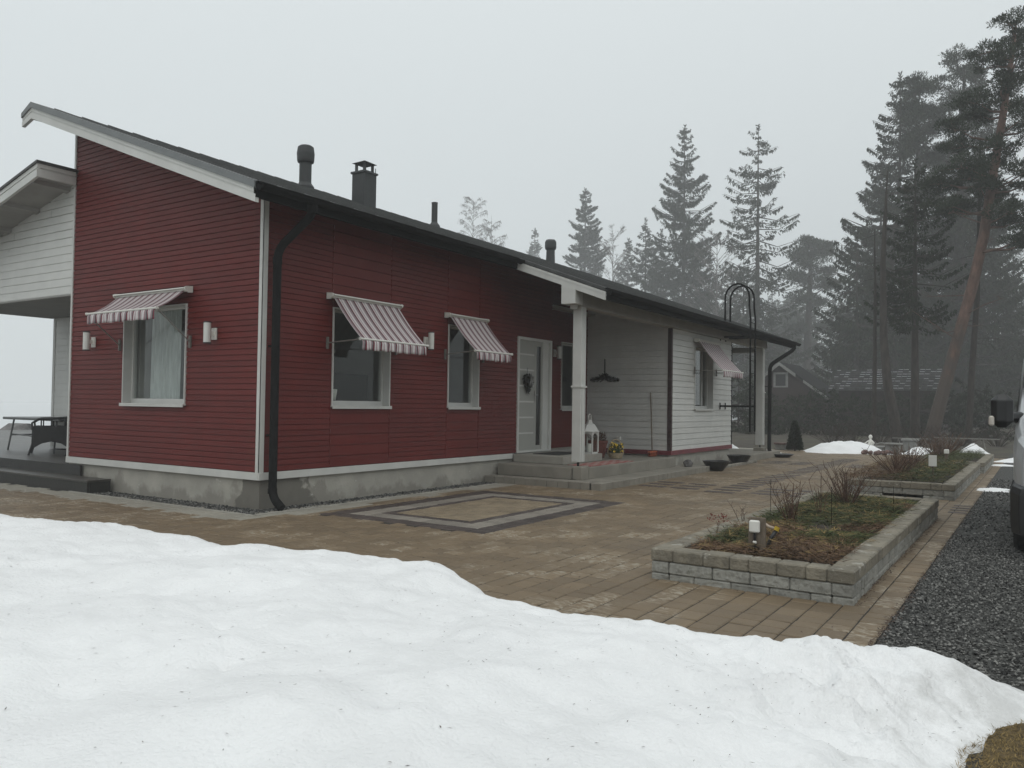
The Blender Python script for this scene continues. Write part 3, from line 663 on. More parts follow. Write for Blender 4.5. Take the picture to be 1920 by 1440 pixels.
gutter(-.60, XM-.01, YE-.072, roofz(YE)-.055); gutter(XM+.03, XR1+.02, YE2-.072, roofz(YE2)-.055)
def pipe(pts, rr, n=12, m='metal', name='downpipe', parent=house):
    b = MB(); b.tube(pts, rr, n); return obj(name, b, M[m], parent, smooth=True)
def bendpath(pts, k=5, rr=.12):
    out = [Vector(pts[0])]
    for i in range(1, len(pts)-1):
        p0, p1, p2 = Vector(pts[i-1]), Vector(pts[i]), Vector(pts[i+1]); a = p1+(p0-p1).normalized()*min(rr, (p0-p1).length*.45); c = p1+(p2-p1).normalized()*min(rr, (p2-p1).length*.45)
        for j in range(k+1):
            t = j/k; out.append(a*(1-t)**2+p1*2*t*(1-t)+c*t*t)
    out.append(Vector(pts[-1])); return out
dp = pipe(bendpath([(.22, -.60, 3.74), (.22, -.60, 3.60), (.10, -.13, 3.20), (.10, -.13, .16), (.10, -.30, .035)], 6, .14), .052)
for c0, c1, q_ in (((.22, -.60, 3.62), (.22, -.60, 3.74), .064), ((.10, -.13, 3.02), (.10, -.13, 3.10), .057), ((.10, -.13, .20), (.10, -.13, .26), .057)):
    b = MB(); b.tube([c0, c1], q_, 12); obj('pipe_collar', b, M['metal'], dp)
for zc in (2.0, .9): b = MB(); b.box(.085, .115, -.10, 0, zc, zc+.02); obj('pipe_bracket', b, M['metal'], dp)
dp2 = pipe(bendpath([(16.45, -2.27, 3.14), (16.45, -2.27, 2.98), (15.75, -1.80, 2.52), (15.72, -1.80, .12), (15.85, -1.95, .03)], 6, .16), .052)
b = MB(); b.tube([(15.75, -1.80, 1.9), (15.75, -1.80, 1.95)], .058, 12); b.box(15.74, 15.76, -1.8, -1.66, 1.92, 1.94); obj('pipe_collar', b, M['metal'], dp2)

# windows -----------------------------------------------------------
def window(axis, fixed, a0, a1, z0, z1, rec=.14, mull=None, curtain=None, lab=None):
    """recessed window: white reveal lining, frame, pane and projecting sill. wall faces -axis side"""
    def BX(b, u0, u1, v0, v1, w0, w1):
        if axis == 'x': b.box(u0, u1, fixed+v0, fixed+v1, w0, w1)
        else: b.box(fixed+v0, fixed+v1, u0, u1, w0, w1)
    b = MB(); f = .045
    BX(b, a0, a0+f, rec-.03, rec+.03, z0, z1); BX(b, a1-f, a1, rec-.03, rec+.03, z0, z1); BX(b, a0+f, a1-f, rec-.028, rec+.028, z0, z0+f+.02); BX(b, a0+f, a1-f, rec-.028, rec+.028, z1-f, z1)
    if mull is not None: BX(b, mull-.02, mull+.02, rec-.026, rec+.026, z0+f+.02, z1-f)
    w = obj('window', b, M['trim'], house)
    if lab: w['label'] = lab
    b = MB(); g = .018
    BX(b, a0-.001, a0+g, -.024, rec-.03, z0, z1); BX(b, a1-g, a1+.001, -.024, rec-.03, z0, z1); BX(b, a0+g, a1-g, -.023, rec-.03, z1-g, z1+.001)
    obj('reveal', b, M['trim'], w)
    b = MB(); BX(b, a0+f-.004, a1-f+.004, rec-.003, rec+.003, z0+f+.01, z1-f+.004); obj('pane', b, M['glass'], w)
    b = MB(); BX(b, a0-.012, a1+.012, -.055, rec-.03, z0-.022, z0-.0005); BX(b, a0-.012, a1+.012, -.056, -.044, z0-.045, z0-.0222)
    obj('sill', b, M['trim'], w, bevel=.003)
    return w
w1 = window('x', 0, *W1, lab='wide white framed window left of the front door under an awning')
w2 = window('x', 0, *W2, lab='narrow white framed window nearest the front door')
w3 = window('x', YJ, *W3, lab='window half hidden behind the white porch post')
w4 = window('x', YP, *W4, mull=11.42, lab='window in the white wall')
w5 = window('y', 0, *WG, mull=None, lab='large window with sheer curtain in the red gable wall')
b = MB(); V = []; F = []; nn = 90
for side in ((1.51, 1.66), (1.93, 2.60)):
    base = len(V)
    for i in range(nn+1):
        yy = side[0]+(side[1]-side[0])*i/nn; xx_ = .205+.016*math.sin(i*.55)+.006*math.sin(i*2.1)
        V += [(xx_, yy, 1.34), (xx_*.6+.085, yy, 2.6)]
    F += [(base+2*i, base+2*i+2, base+2*i+3, base+2*i+1) for i in range(nn)]
b.add(V, F, .5); obj('curtain', b, M['curtain'], w5, smooth=True)
b = MB(); b.lathe((1.42, .24, 1.36), [(.05, 0), (.07, .14), (.065, .15)], 14); obj('sill_pot', b, M['whitepl'], w1, smooth=True); b = MB(); b.lathe((1.60, .5, 2.05), [(.01, .35), (.012, .10), (.06, .07), (.085, 0), (.06, -.05), (.02, -.07)], 16); obj('ceiling_lamp', b, M['whitepl'], w1, smooth=True)
b = MB(); b.box(2.0, 2.95, 1.0, 1.5, .42, 1.78, bev=.02); b.box(1.3, 1.9, 1.9, 2.5, .42, 1.55, bev=.02); obj('cabinet', b, M['black'], w1)
b = MB(); b.box(4.3, 5.2, 1.2, 1.7, .42, 1.7, bev=.02); obj('cabinet', b, M['black'], w2)

# door ---------------------------------------------------------------
b = MB(); x0, x1, z0, z1 = DR
b.box(x0, x0+.05, -.03, .08, z0, z1); b.box(x1-.05, x1, -.03, .08, z0, z1); b.box(x0+.05, x1-.05, -.03, .08, z1-.05, z1); b.box(x0+.05, x1-.05, -.02, .08, z0, z0+.035)
b.box(6.66, 6.72, -.02, .08, z0+.035, z1-.05); b.box(6.72, x1-.05, .02, .07, z0+.035, z1-.05)
door = obj('front_door', b, M['trim'], house); door['label'] = 'white front door with pale horizontal strips and dark glass slit'
b = MB(); b.box(x0+.05, 6.47, .012, .06, z0+.035, z1-.05); b.box(6.64, 6.66, .012, .06, z0+.035, z1-.05); b.box(6.47, 6.64, .012, .06, z0+.035, z0+.12); b.box(6.47, 6.64, .012, .06, z1-.14, z1-.05)
obj('door_leaf', b, mat('door_paint', (.36, .36, .33), .5, .06, 3), door)
b = MB()
for h in (.315, .607, .90, 1.195, 1.49, 1.78):
    b = MB(); b.box(x0+.07, 6.37, .002, .0118, .49+h-.015, .49+h+.015); obj('door_strip', b, M['trim'], door)
b = MB(); b.box(6.47, 6.64, .03, .04, z0+.12, z1-.14); obj('glass_slit', b, mat('dark_glass', (.02, .02, .02), .12, .1, 4), door)
b = MB(); b.box(6.395, 6.425, -.002, .012, 1.40, 1.60); b.tube([(6.41, -.0, 1.52), (6.41, -.045, 1.52), (6.32, -.05, 1.52)], .009, 8); obj('handle', b, mat('steel_handle', (.35, .34, .32), .3, .1, 5, metal=.8), door)

# porch beam, posts ----------------------------------------------------
b = MB(); ZB0 = 2.975
def beamtop(y): return roofz(y)-RT-.004
b.prism([(YP-.10, ZB0), (YP+.10, ZB0), (YP+.10, beamtop(YP+.10)), (YP-.10, beamtop(YP-.10))], 'x', 5.12, 15.95)
o = obj('porch_beam', b, mat('beam_paint', (.42, .41, .38), .6, .12, 3), house)
b = MB(); b.prism([(YP-.13, 2.99), (YP+.13, 2.99), (YP+.13, beamtop(YP+.13)), (YP-.13, beamtop(YP-.13))], 'x', 4.86, 5.117); b.box(5.02, 5.10, YP-.05, YP+.05, 2.92, 2.988); o = obj('beam_end', b, M['trim'], house)
def post(x, y, z0, z1, w, lab, ring_z):
    b = MB(); b.box(x-w/2, x+w/2, y-w/2, y+w/2, z0, z1, bev=.006)
    p = obj('porch_post', b, M['trim'], house); p['label'] = lab
    b = MB(); b.box(x-w/2-.018, x+w/2+.018, y-w/2-.018, y+w/2+.018, ring_z, ring_z+.028); obj('trim_ring', b, M['trim'], p)
    b = MB(); b.box(x-w/2+.03, x-w/2+.034, y-w/2-.003, y-w/2+.002, z0, ring_z); b.box(x+w/2-.034, x+w/2-.03, y-w/2-.003, y-w/2+.002, z0, ring_z); obj('groove', b, M['soffit'], p)
    b = MB(); b.box(x-.015, x+.015, y-.015, y+.015, z0-.09, z0); obj('post_anchor', b, M['metal'], p); return p
post(5.26, YP, .395, 2.975, .165, 'white porch post at the front steps', 1.63)
post(15.66, YP, .33, 2.975, .20, 'white post at the far corner of the house', 1.75)
b = MB(); b.box(15.55, 15.77, YP+.1, 0, 2.86, 3.0); b.box(XB1+.012, 15.55, -.12, -.0, 2.9, 3.05); obj('cross_beam', b, M['soffit'], house)

# left low part: white gable over the terrace ---------------------------
def lowz(y): return 4.82-.245*(y-4.32)
b = MB(); YL = 8.42
siding(M['white'], 'y', 0.0, -1, YG+.0, YL, 2.925, 4.8, .125, top=lambda a: lowz(a)-.19, name='terrace_gable_wall', lab='white boarded gable over the terrace')
siding(M['white'], 'y', 1.75, -1, YG, 8.3, .36, 2.95, .125, name='terrace_back_wall', lab='white boarded back wall of the terrace')
b = MB(); b.box(0.003, 1.76, YG, YL, 2.905, 2.921); obj('terrace_ceiling', b, M['soffit'], house)
b = MB(); b.box(1.752, 6, YG, 8.3, .36, 2.9); b.box(.0032, 6, YG, YL-.001, 2.922, 3.75); obj('inner_wall', b, M['white'], house)
b = MB(); b.box(1.735, 1.752, 8.24, 8.315, .36, 2.9); obj('corner_board', b, M['trim'], house)
b = MB(); b.prism([(4.30, lowz(4.30)), (9.0, lowz(9.0)), (9.0, lowz(9.0)-.04), (4.30, lowz(4.3)-.04)], 'x', -.62, -.0); b.prism([(YG+.0, lowz(YG)), (9.0, lowz(9.0)), (9.0, lowz(9.0)-.04), (YG, lowz(YG)-.04)], 'x', 0, 7); o = obj('low_roof', b, M['roof'], house)
b = MB()
for d0, d1, dx in ((.04, .10, .0), (.10, .125, .014), (.125, .235, -.004)):
    b.prism([(4.32, lowz(4.32)-d0), (9.0, lowz(9.0)-d0), (9.0, lowz(9.0)-d1), (4.32, lowz(4.32)-d1)], 'x', -.60+dx, -.56)
for d0, d1, dy in ((.04, .10, .0), (.10, .125, .012), (.125, .235, -.004)):
    b.box(-.56, -.03, 4.32+dy, 4.36, lowz(4.32)-d1, lowz(4.32)-d0)
o = obj('fascia', b, M['trim'], house); o['label'] = 'white stepped fascia of the low terrace roof'
b = MB()
b.prism([(4.36, lowz(4.36)-.19), (9.0, lowz(9.0)-.19), (9.0, lowz(9.0)-.175), (4.36, lowz(4.36)-.175)], 'x', -.56, -.005)
for yy in (4.5, 5.4, 6.3, 7.2, 8.1): b.prism([(yy, lowz(yy)-.255), (yy+.10, lowz(yy+.1)-.255), (yy+.10, lowz(yy+.1)-.19), (yy, lowz(yy)-.19)], 'x', -.555, -.012)
obj('soffit', b, M['soffit'], house)

# chimneys and vents ----------------------------------------------------
def rz_(x, y): return roofz(y)
yc = 3.75
xc = 4.02; b = MB(); zb = roofz(yc)-.06
b.lathe((xc, yc, zb), [(.17, 0), (.17, .06), (.125, .12), (.115, .14), (.115, .50), (.118, .50), (.118, .52)], 20)
b.lathe((xc, yc, zb), [(.118, .525), (.150, .53), (.160, .56), (.168, .70), (.150, .82), (.11, .85), (.04, .86)], 20)
o = obj('vent_pipe', b, M['steel'], roof, smooth=False); o['label'] = 'thick roof vent with round hood nearest the gable'
xc = 5.62; s = .175; b = MB(); zb = roofz(yc)-.1
b.box(xc-s, xc+s, yc-s, yc+s, zb, zb+.73); b.box(xc-s-.025, xc+s+.025, yc-s-.025, yc+s+.025, zb+.73, zb+.77)
for sx in (-1, 1):
    for sy in (-1, 1): b.box(xc+sx*.115-.022, xc+sx*.115+.022, yc+sy*.115-.022, yc+sy*.115+.022, zb+.77, zb+.95)
b.add([(xc-.185, yc-.185, zb+.95), (xc+.185, yc-.185, zb+.95), (xc+.185, yc+.185, zb+.95), (xc-.185, yc+.185, zb+.95), (xc, yc, zb+1.04)], [(3, 2, 1, 0), (0, 1, 4), (1, 2, 4), (2, 3, 4), (3, 0, 4)])
b.tube([(xc+.17, yc-.15, zb+.77), (xc+.17, yc-.15, zb+.88)], .008, 5)
o = obj('chimney', b, M['steel'], roof); o['label'] = 'square metal-clad chimney with a pitched rain cap'
xc = 7.95; b = MB(); zb = roofz(yc)-.04; b.lathe((xc, yc, zb), [(.14, 0), (.13, .06), (.075, .13), (.07, .15), (.07, .58), (.075, .58), (.075, .60)], 16)
o = obj('vent_pipe', b, M['steel'], roof); o['label'] = 'thin plain roof vent pipe'
xc = 13.25; b = MB(); zb = roofz(yc)-.1; b.lathe((xc, yc, zb), [(.13, 0), (.13, .1), (.12, .45), (.15, .47), (.165, .52), (.165, .68), (.13, .74), (.05, .75)], 18)
o = obj('vent_pipe', b, M['steel'], roof); o['label'] = 'hooded roof vent pipe farthest from the gable'

# ================================================================== FIXTURES ON THE HOUSE
def awning(w, out, ztop, zbar, zpiv, loc, rz, label, val=.135, group='striped window awnings'):
    t = thing('window_awning', label, 'awning', loc, rz, group)
    b = MB()                                       # wall cassette with rounded end caps
    prof = [(-.005, -.05), (-.06, -.055), (-.115, -.02), (-.125, .01), (-.10, .025), (-.005, .035)]
    b.prism([(p[0], ztop+p[1]) for p in [(-.004, .02), (-.004, .035), (-.13, .008), (-.135, -.006), (-.12, -.004)]], 'x', -.01, w+.01)
    b.tube([(0, -.065, ztop-.015), (w, -.065, ztop-.015)], .028, 10)
    for x0 in (-.03, w): b.prism([(p[0], ztop+p[1]) for p in prof], 'x', x0, x0+.03)
    obj('cassette', b, M['whitepl'], t, local=True)
    b = MB(); V = []; F = []; nx_, ns = 48, 14
    for i in range(nx_+1):
        x = .03+(w-.06)*i/nx_
        for j in range(ns+1):
            s = j/ns; y = -.075-(out-.075)*s; z = ztop-.02+(zbar-ztop+.02)*s
            sag = math.sin(math.pi*s)*.022; V.append((x, y+sag*.4, z-sag))
        base = y
        for j in range(1, 5):
            s = j/4; V.append((x, -out-.012+.016*math.sin(i*1.05)*s, zbar-val*s-.006*math.sin(i*.8)*s))
    m_ = ns+5
    for i in range(nx_):
        for j in range(m_-1): a = i*m_+j; F.append((a, a+m_, a+m_+1, a+1))
    b.add(V, F); o = obj('fabric', b, M['stripe'], t, local=True, smooth=True)
    sm = o.modifiers.new('s', 'SOLIDIFY'); sm.thickness = .0015
    b = MB(); b.tube([(.0, -out, zbar+.008), (w, -out, zbar+.008)], .014, 8); b.tube([(-.012, -out, zbar+.008), (.0, -out, zbar+.008)], .022, 8); b.tube([(w, -out, zbar+.008), (w+.012, -out, zbar+.008)], .022, 8)
    obj('front_bar', b, M['whitepl'], t, local=True)
    for x in (-.005, w+.005):
        b = MB(); b.tube([(x, -.02, zpiv), (x, -out, zbar)], .009, 6); b.box(x-.012, x+.012, -.03, 0, zpiv-.08, zpiv+.08); obj('arm', b, M['handle'], t, local=True)
    return t
awning(1.36, .61, 2.76, 2.15, 2.12, (1.06, -.016, 0), 0, 'red and grey striped awning over the wide window left of the front door')
awning(1.04, .60, 2.76, 2.16, 2.12, (3.61, -.016, 0), 0, 'narrow red and grey striped awning nearest the front door')
awning(1.62, .50, 2.80, 2.49, 2.10, (-.016, 3.02, 0), -math.pi/2, 'striped awning spread nearly flat over the gable window')
awning(1.42, .64, 2.83, 2.14, 2.15, (10.56, YP-.016, 0), 0, 'pale striped awning on the white wall beside the ladder')
def wall_lamp(loc, rz, label):
    t = thing('wall_lamp', label, 'wall lamp', loc, rz, 'white cylindrical wall lamps')
    b = MB(); b.box(-.045, .045, -.02, 0, -.09, .06); b.box(-.02, .02, -.07, -.02, -.04, .02); obj('bracket', b, M['whitepl'], t, local=True)
    b = MB(); b.lathe((0, -.115, -.13), [(.046, 0), (.046, .25)], 18); obj('shade', b, M['lampglass'], t, local=True, smooth=False)
    for zc in (-.145, .121): b = MB(); b.lathe((0, -.115, zc), [(.05, 0), (.05, .014)], 18); obj('cap', b, M['steel'], t, local=True)
    return t
wall_lamp((3.12, -.014, 2.30), 0, 'wall lamp partly behind the wide striped awning'); wall_lamp((7.78, YJ-.014, 2.42), 0, 'wall lamp between front door and porch post')
wall_lamp((-.014, 3.72, 2.18), -math.pi/2, 'wall lamp left of the gable window'); wall_lamp((-.014, .90, 2.20), -math.pi/2, 'wall lamp right of the gable window')

# roof ladder
lad = thing('roof_ladder', 'black metal ladder with hooped handrails up to the roof', 'ladder', (12.5, -2.3, 0))
XL0, XL1 = 12.30, 12.68
for x in (XL0, XL1):
    yl = -2.30
    pts = [(x, yl, .77), (x, yl, 3.45), (x, yl+.03, 3.75)]
    for i in range(11):
        a = math.pi*i/10; pts.append((x, yl+.32-.29*math.cos(a), 3.95+.33*math.sin(a)))
    pts += [(x, yl+.61, 3.7), (x, yl+.61, roofz(yl+.61))]
    b = MB(); b.tube(pts, .022, 8); obj('rail', b, M['metal'], lad, smooth=True)
z = .95
while z < 3.4:
    b = MB(); b.tube([(XL0, -2.30, z), (XL1, -2.30, z)], .010, 6); obj('rung', b, M['metal'], lad); z += .30
for z in (1.37, 3.02):
    for x in (XL0, XL1):
        b = MB(); b.box(x-.014, x+.014, -2.31, YP-.012, z-.022, z+.022); b.box(x-.02, x+.02, YP-.025, YP-.012, z-.08, z+.08); obj('wall_arm', b, M['metal'], lad)

# ================================================================== STEPS, SLABS, DECK
st = thing('entrance_steps', 'grey concrete entrance steps with paver edge at the front door', 'steps', (7, -1, 0))
b = MB()
y = 0
while y > -2.2+.2: b.box(4.78, 5.05, y-.205, y-.002, -.01, .112, bev=.008); y -= .207
x = 4.78
while x < 9.6: b.box(x, x+.203, -2.24, -2.0-.03, -.01, .112, bev=.008); x += .207
b.box(5.05, 9.75, -2.03, -1.6, -.01, .106); obj('paver_step', b, M['conc'], st)
b = MB()
for x0, x1 in ((5.40, 6.55), (6.555, 7.85), (7.855, 9.19)): b.box(x0, x1, -1.70, -1.50, .1, .30, bev=.01)
b.box(5.15, 5.36, -1.50, -.02, .1, .298, bev=.01); b.box(5.14, 5.38, -1.705, -1.52, .1, .325, bev=.012); b.box(5.34, 9.2, -1.52, -.02, .1, .296); b.box(XJ+.01, 9.2, -.02, YJ-.0, .1, .296)
b.box(9.19, 9.243, -1.69, -1.6, .1, .297); obj('landing', b, M['conc'], st)
b = MB(); b.box(5.65, 6.35, -1.06, -.02, .296, .436, bev=.01); b.box(6.353, 7.15, -1.06, -.02, .296, .436, bev=.01); b.box(XJ+.02, 9.2, YJ-.03, YJ+.02, .30, ZST); obj('door_step', b, M['conc2'], st)
b = MB(); b.box(5.95, 6.85, -.80, -.25, .436, .447, bev=.004); tag(obj('door_mat', b, M['rubber']), 'dark rubber door mat on the top step', 'door mat')
b = MB(); V = []; F = []
for i in range(25):
    for j in range(9):
        x = 5.62+1.75*i/24; yy = -1.62+.46*j/8; V.append((x, yy+.01*math.sin(i*.5), .304+.003*math.sin(i*1.3+j)))
F = [(i*9+j, (i+1)*9+j, (i+1)*9+j+1, i*9+j+1) for i in range(24) for j in range(8)]
b.add(V, F); o = obj('striped_rug', b, M['rug']); tag(o, 'red and white striped rag rug on the porch slab', 'rug'); sm = o.modifiers.new('s', 'SOLIDIFY'); sm.thickness = .005
fs = thing('far_slab', 'concrete slab at the far corner of the house under the white post', 'slab', (15, -1, 0))
b = MB(); b.box(13.23, 16.3, -1.95, 2.2, -.01, .17, bev=.015); obj('slab', b, M['conc'], fs)
b = MB(); b.box(15.52, 15.80, YP-.14, YP+.14, .17, .26, bev=.01); obj('post_footing', b, M['conc'], fs)
b = MB()
x = 9.9
while x < 13.1: b.box(x, x+.28, -2.18, -2.09, -.01, .055, bev=.01); x += .285
b.box(13.1, 13.19, -2.18, -1.5, -.01, .055, bev=.01); tag(obj('bed_edging', b, M['conc']), 'low edging stones of the narrow bed under the white wall', 'edging')
b = stones((9.9, 13.1, -2.08, -1.6, lambda x, y: x > 0), 1600, .010, .022, .0, 8); tag(obj('bed_gravel', b, M['stone']), 'gravel in the narrow bed under the white wall', 'gravel', kind='stuff')
# deck
dk = thing('terrace_deck', 'dark wet wooden terrace deck with a step', 'deck', (2, 8, 0))
b = MB(); y = 4.25
x = -.02
while x < 1.7: b.box(x, x+.139, 4.40, 18.6, .305, .333, bev=.003); x += .145
while x < 12: b.box(x, x+.139, 8.32, 18.6, .305, .333, bev=.003); x += .145
obj('deck_boards', b, M['deck'], dk)
b = MB(); b.box(-.03, .0, 3.98, 18.6, .0, .334); b.box(-.0, 12, 18.6, 18.62, 0, .33); obj('riser', b, M['deckd'], dk)
b = MB(); b.box(-.38, -.21, 3.14, 15, .155, .183, bev=.003); b.box(-.205, -.035, 3.14, 15, .155, .183, bev=.003)
obj('step_tread', b, M['deck'], dk)
b = MB(); b.box(-.37, -.34, 3.16, 15, -.01, .155); b.box(-.34, -.035, 3.15, 3.18, -.01, .155); obj('step_riser', b, M['deckd'], dk)

# ---------------- terrace furniture
tb = thing('terrace_table', 'grey garden table on the dark terrace', 'table', (1.5, 8.0, .333))
b = MB(); b.box(1.05, 2.0, 6.7, 8.75, .915, .962, bev=.01); obj('table_top', b, M['wtable'], tb)
for lx, ly in ((1.12, 8.45), (1.93, 8.45), (1.12, 6.9), (1.93, 6.9)):
    b = MB(); sx = -.06 if lx < 1.5 else .06; b.tube([(lx, ly, .915), (lx+sx, ly+(.08 if ly > 8 else -.05), .333)], .017, 8); obj('leg', b, M['wtable'], tb)
b = MB(); b.tube([(1.09, 8.48, .62), (1.96, 8.48, .62)], .014, 6); b.tube([(1.10, 8.45, .64), (1.1, 7.7, .62)], .014, 6); obj('stretcher', b, M['wtable'], tb)
def wicker(loc, rz, label):
    t = thing('wicker_chair', label, 'chair', loc, rz, 'dark wicker armchairs on the terrace')
    # local: seat faces +y
    b = MB(); b.box(-.24, .24, -.24, .27, .36, .42, bev=.02); obj('seat', b, M['wicker'], t, local=True)
    b = MB(); V = []; F = []; n = 14
    for i in range(n+1):
        a = -1+2*i/n; x = a*.27; y = -.27-.06*math.cos(a*1.5)
        V += [(x*.95, y+.06, .30), (x, y, .62), (x*1.0, y-.08, .92+.03*math.cos(a*1.5))]
    F = [(3*i+j, 3*i+3+j, 3*i+4+j, 3*i+1+j) for i in range(n) for j in range(2)]
    b.add(V, F); o = obj('backrest', b, M['wicker'], t, local=True, smooth=True); sm = o.modifiers.new('s', 'SOLIDIFY'); sm.thickness = .03
    for s in (-1, 1):
        b = MB(); x = s*.29; top = .56
        ys = [-.30, -.15, 0, .15, .30]; zb = [.10, .20, .235, .20, .10]
        poly = [(ys[i], zb[i]) for i in range(5)]+[(.27, .50), (-.27, .50)]
        b.prism(poly, 'x', x-.012, x+.012); obj('side_panel', b, M['wicker'], t, local=True)
        b = MB(); b.tube([(x, -.30, .66), (x, -.05, .635), (x, .20, .63), (x, .30, .56), (x, .29, .44)], .018, 8)
        for yy in (-.2, 0, .16): b.tube([(x, yy, .48), (x, yy, .64)], .011, 6)
        obj('armrest', b, M['wicker'], t, local=True)
        for yy, d in ((-.27, -.06), (.28, .06)):
            b = MB(); b.tube([(x, yy, .50), (x, yy*1.02, .20), (x+s*.02, yy+d, .0)], .018, 8); obj('leg', b, M['wicker'], t, local=True)
    b = MB(); b.prism([(-.28, .14), (-.14, .25), (0, .29), (.14, .25), (.28, .14), (.27, .38), (-.27, .38)], 'y', .27, .29); b.prism([(-.28, .14), (-.14, .25), (0, .29), (.14, .25), (.28, .14), (.27, .38), (-.27, .38)], 'y', -.29, -.27)
    obj('apron', b, M['wicker'], t, local=True); return t
wicker((1.0, 6.80, .333), rad(60), 'dark wicker armchair in front of the terrace table'); wicker((2.30, 8.0, .333), rad(125), 'wicker armchair with high back behind the terrace table')
wicker((1.25, 5.85, .333), rad(20), 'wicker armchair mostly hidden by the corner of the red wall')
def rock(x, y, z, s, sx=1, sy=1, sz=.7, seed=0, m='rock', n=10):
    b = MB(); V = []; F = []
    for i in range(n//2+1):
        th = math.pi*i/(n//2)
        for k in range(n):
            a = 2*math.pi*k/n; d = Vector((math.sin(th)*math.cos(a), math.sin(th)*math.sin(a), math.cos(th)))
            q = s*(1+.38*noise.noise(d*1.6+Vector((seed*3.1, seed, 0)))); V.append((x+d.x*q*sx, y+d.y*q*sy, z+d.z*q*sz))
    F = [(i*n+k, i*n+n+k, i*n+n+(k+1) % n, i*n+(k+1) % n) for i in range(n//2) for k in range(n)]
    b.add(V, F); return b
for i, (x, y, s, lb) in enumerate(((6.3, 19.3, .50, 'big boulder fading in the fog left of the terrace table'), (6.9, 19.2, .34, 'low boulder in the fog right beside the big one'), (8.0, 19.2, .44, 'rounded boulder in the fog seen between the table legs'))):
    tag(obj('boulder', rock(x, y, .15, s, 1.1, 1, .8, i+2), M['rock']), lb, 'boulder', 'boulders at the lake shore')

# ================================================================== PORCH OBJECTS
SX = XB0-.02
# broom
br = thing('broom', 'long handled broom with orange bristles leaning on the white porch wall', 'broom', (8.95, -1.30, .30))
b = MB(); b.tube([(8.98, -1.28, .40), (9.215, -1.13, 1.63)], .014, 8); obj('handle', b, M['wood'], br)
b = MB(); b.box(8.80, 9.14, -1.33, -1.25, .375, .415, bev=.01); obj('brush_head', b, M['orange'], br)
b = MB(); n = 900; r = RN; P = np.column_stack([r.uniform(8.805, 9.135, n), r.uniform(-1.325, -1.255, n), np.full(n, .376)]); D = np.column_stack([r.normal(0, .15, n), r.normal(0, .15, n), -np.ones(n)]); S = np.column_stack([np.ones(n), np.zeros(n), np.zeros(n)])
b.blades(P, D, S, .074, .003); obj('bristles', b, M['orange'], br)
# lantern
LX, LY, LZ = 6.93, -.90, .436
ln = thing('lantern', 'tall white metal lantern behind the porch post', 'lantern', (LX, LY, LZ))
b = MB(); s = .115
b.box(LX-s, LX+s, LY-s, LY+s, LZ, LZ+.03)
for sx in (-1, 1):
    for sy in (-1, 1): b.box(LX+sx*s-.012, LX+sx*s+.012, LY+sy*s-.012, LY+sy*s+.012, LZ+.03, LZ+.40)
for k in range(4):
    ang = k*math.pi/2; c_, s_ = math.cos(ang), math.sin(ang)
    pts = [(-s, .28), (-s, .40), (s, .40), (s, .28), (s*.72, .345), (s*.3, .375), (-s*.3, .375), (-s*.72, .345)]
    for q in range(1):
        V = [(LX+c_*u-s_*(-s-.002), LY+s_*u+c_*(-s-.002), LZ+v) for u, v in pts]; b.add(V, [tuple(range(len(V)))])
b.box(LX-s-.02, LX+s+.02, LY-s-.02, LY+s+.02, LZ+.40, LZ+.415)
obj('frame', b, M['trim'], ln)
b = MB(); b.lathe((LX, LY, LZ+.415), [(.19, 0), (.17, .03), (.115, .12), (.06, .155), (.05, .17), (.045, .20), (.02, .215)], 4); obj('lantern_roof', b, M['trim'], ln)
b = MB(); b.tube([(LX+.055*math.cos(a), LY, LZ+.675+.065*math.sin(a)) for a in [i*2*math.pi/14 for i in range(15)]], .007, 6, False); obj('ring_handle', b, M['whitepl'], ln)
b = MB(); b.box(LX-s+.01, LX+s-.01, LY-s+.01, LY+s-.01, LZ+.031, LZ+.39); obj('glass', b, M['glass'], ln)
b = MB(); b.lathe((LX, LY, LZ+.032), [(.04, 0), (.04, .15)], 14); obj('candle', b, M['whitepl'], ln)
# terracotta pot + basket of yellow flowers
def sprigs(mb, c, n, rx, rz, L, w, seed=1, updir=.6):
    r = np.random.default_rng(seed); a = r.uniform(0, 6.28, n); q = r.random(n)**.5
    P = np.column_stack([c[0]+rx*q*np.cos(a), c[1]+rx*q*np.sin(a), c[2]+rz*r.random(n)])
    D = np.column_stack([r.normal(0, .6, n), r.normal(0, .6, n), r.normal(updir, .4, n)]); D /= np.linalg.norm(D, axis=1)[:, None]+1e-9
    S = np.cross(D, r.normal(0, 1, (n, 3))); S /= np.linalg.norm(S, axis=1)[:, None]+1e-9
    mb.blades(P, D, S, r.uniform(.6, 1.2, n)*L, w)
pt = thing('plant_pot', 'dark terracotta pot with dry reddish plant behind the flower basket', 'plant pot', (7.95, -.55, .298))
b = MB(); b.lathe((7.95, -.55, .298), [(.13, 0), (.19, .28), (.20, .30), (.20, .34), (.17, .34), (.16, .30)], 18); obj('pot', b, M['terra'], pt, smooth=False)
b = MB(); sprigs(b, (7.95, -.55, .60), 260, .17, .16, .11, .008, 3); obj('plant', b, M['twigred'], pt)
BX_, BY_ = 7.88, -.98
bk = thing('flower_basket', 'pale wicker basket of yellow flowers on the porch slab', 'flower basket', (BX_, BY_, .298))
b = MB(); b.lathe((BX_, BY_, .298), [(.11, 0), (.125, .01), (.155, .10), (.16, .115), (.148, .115), (.14, .09)], 22); obj('basket', b, M['basket'], bk)
b = MB(); b.tube([(BX_+.155*math.cos(a)*.55, BY_-.155*math.cos(a)*.83, .40+.27*math.sin(a)) for a in [math.pi*i/16 for i in range(17)]], .012, 8); obj('basket_handle', b, M['basket'], bk)
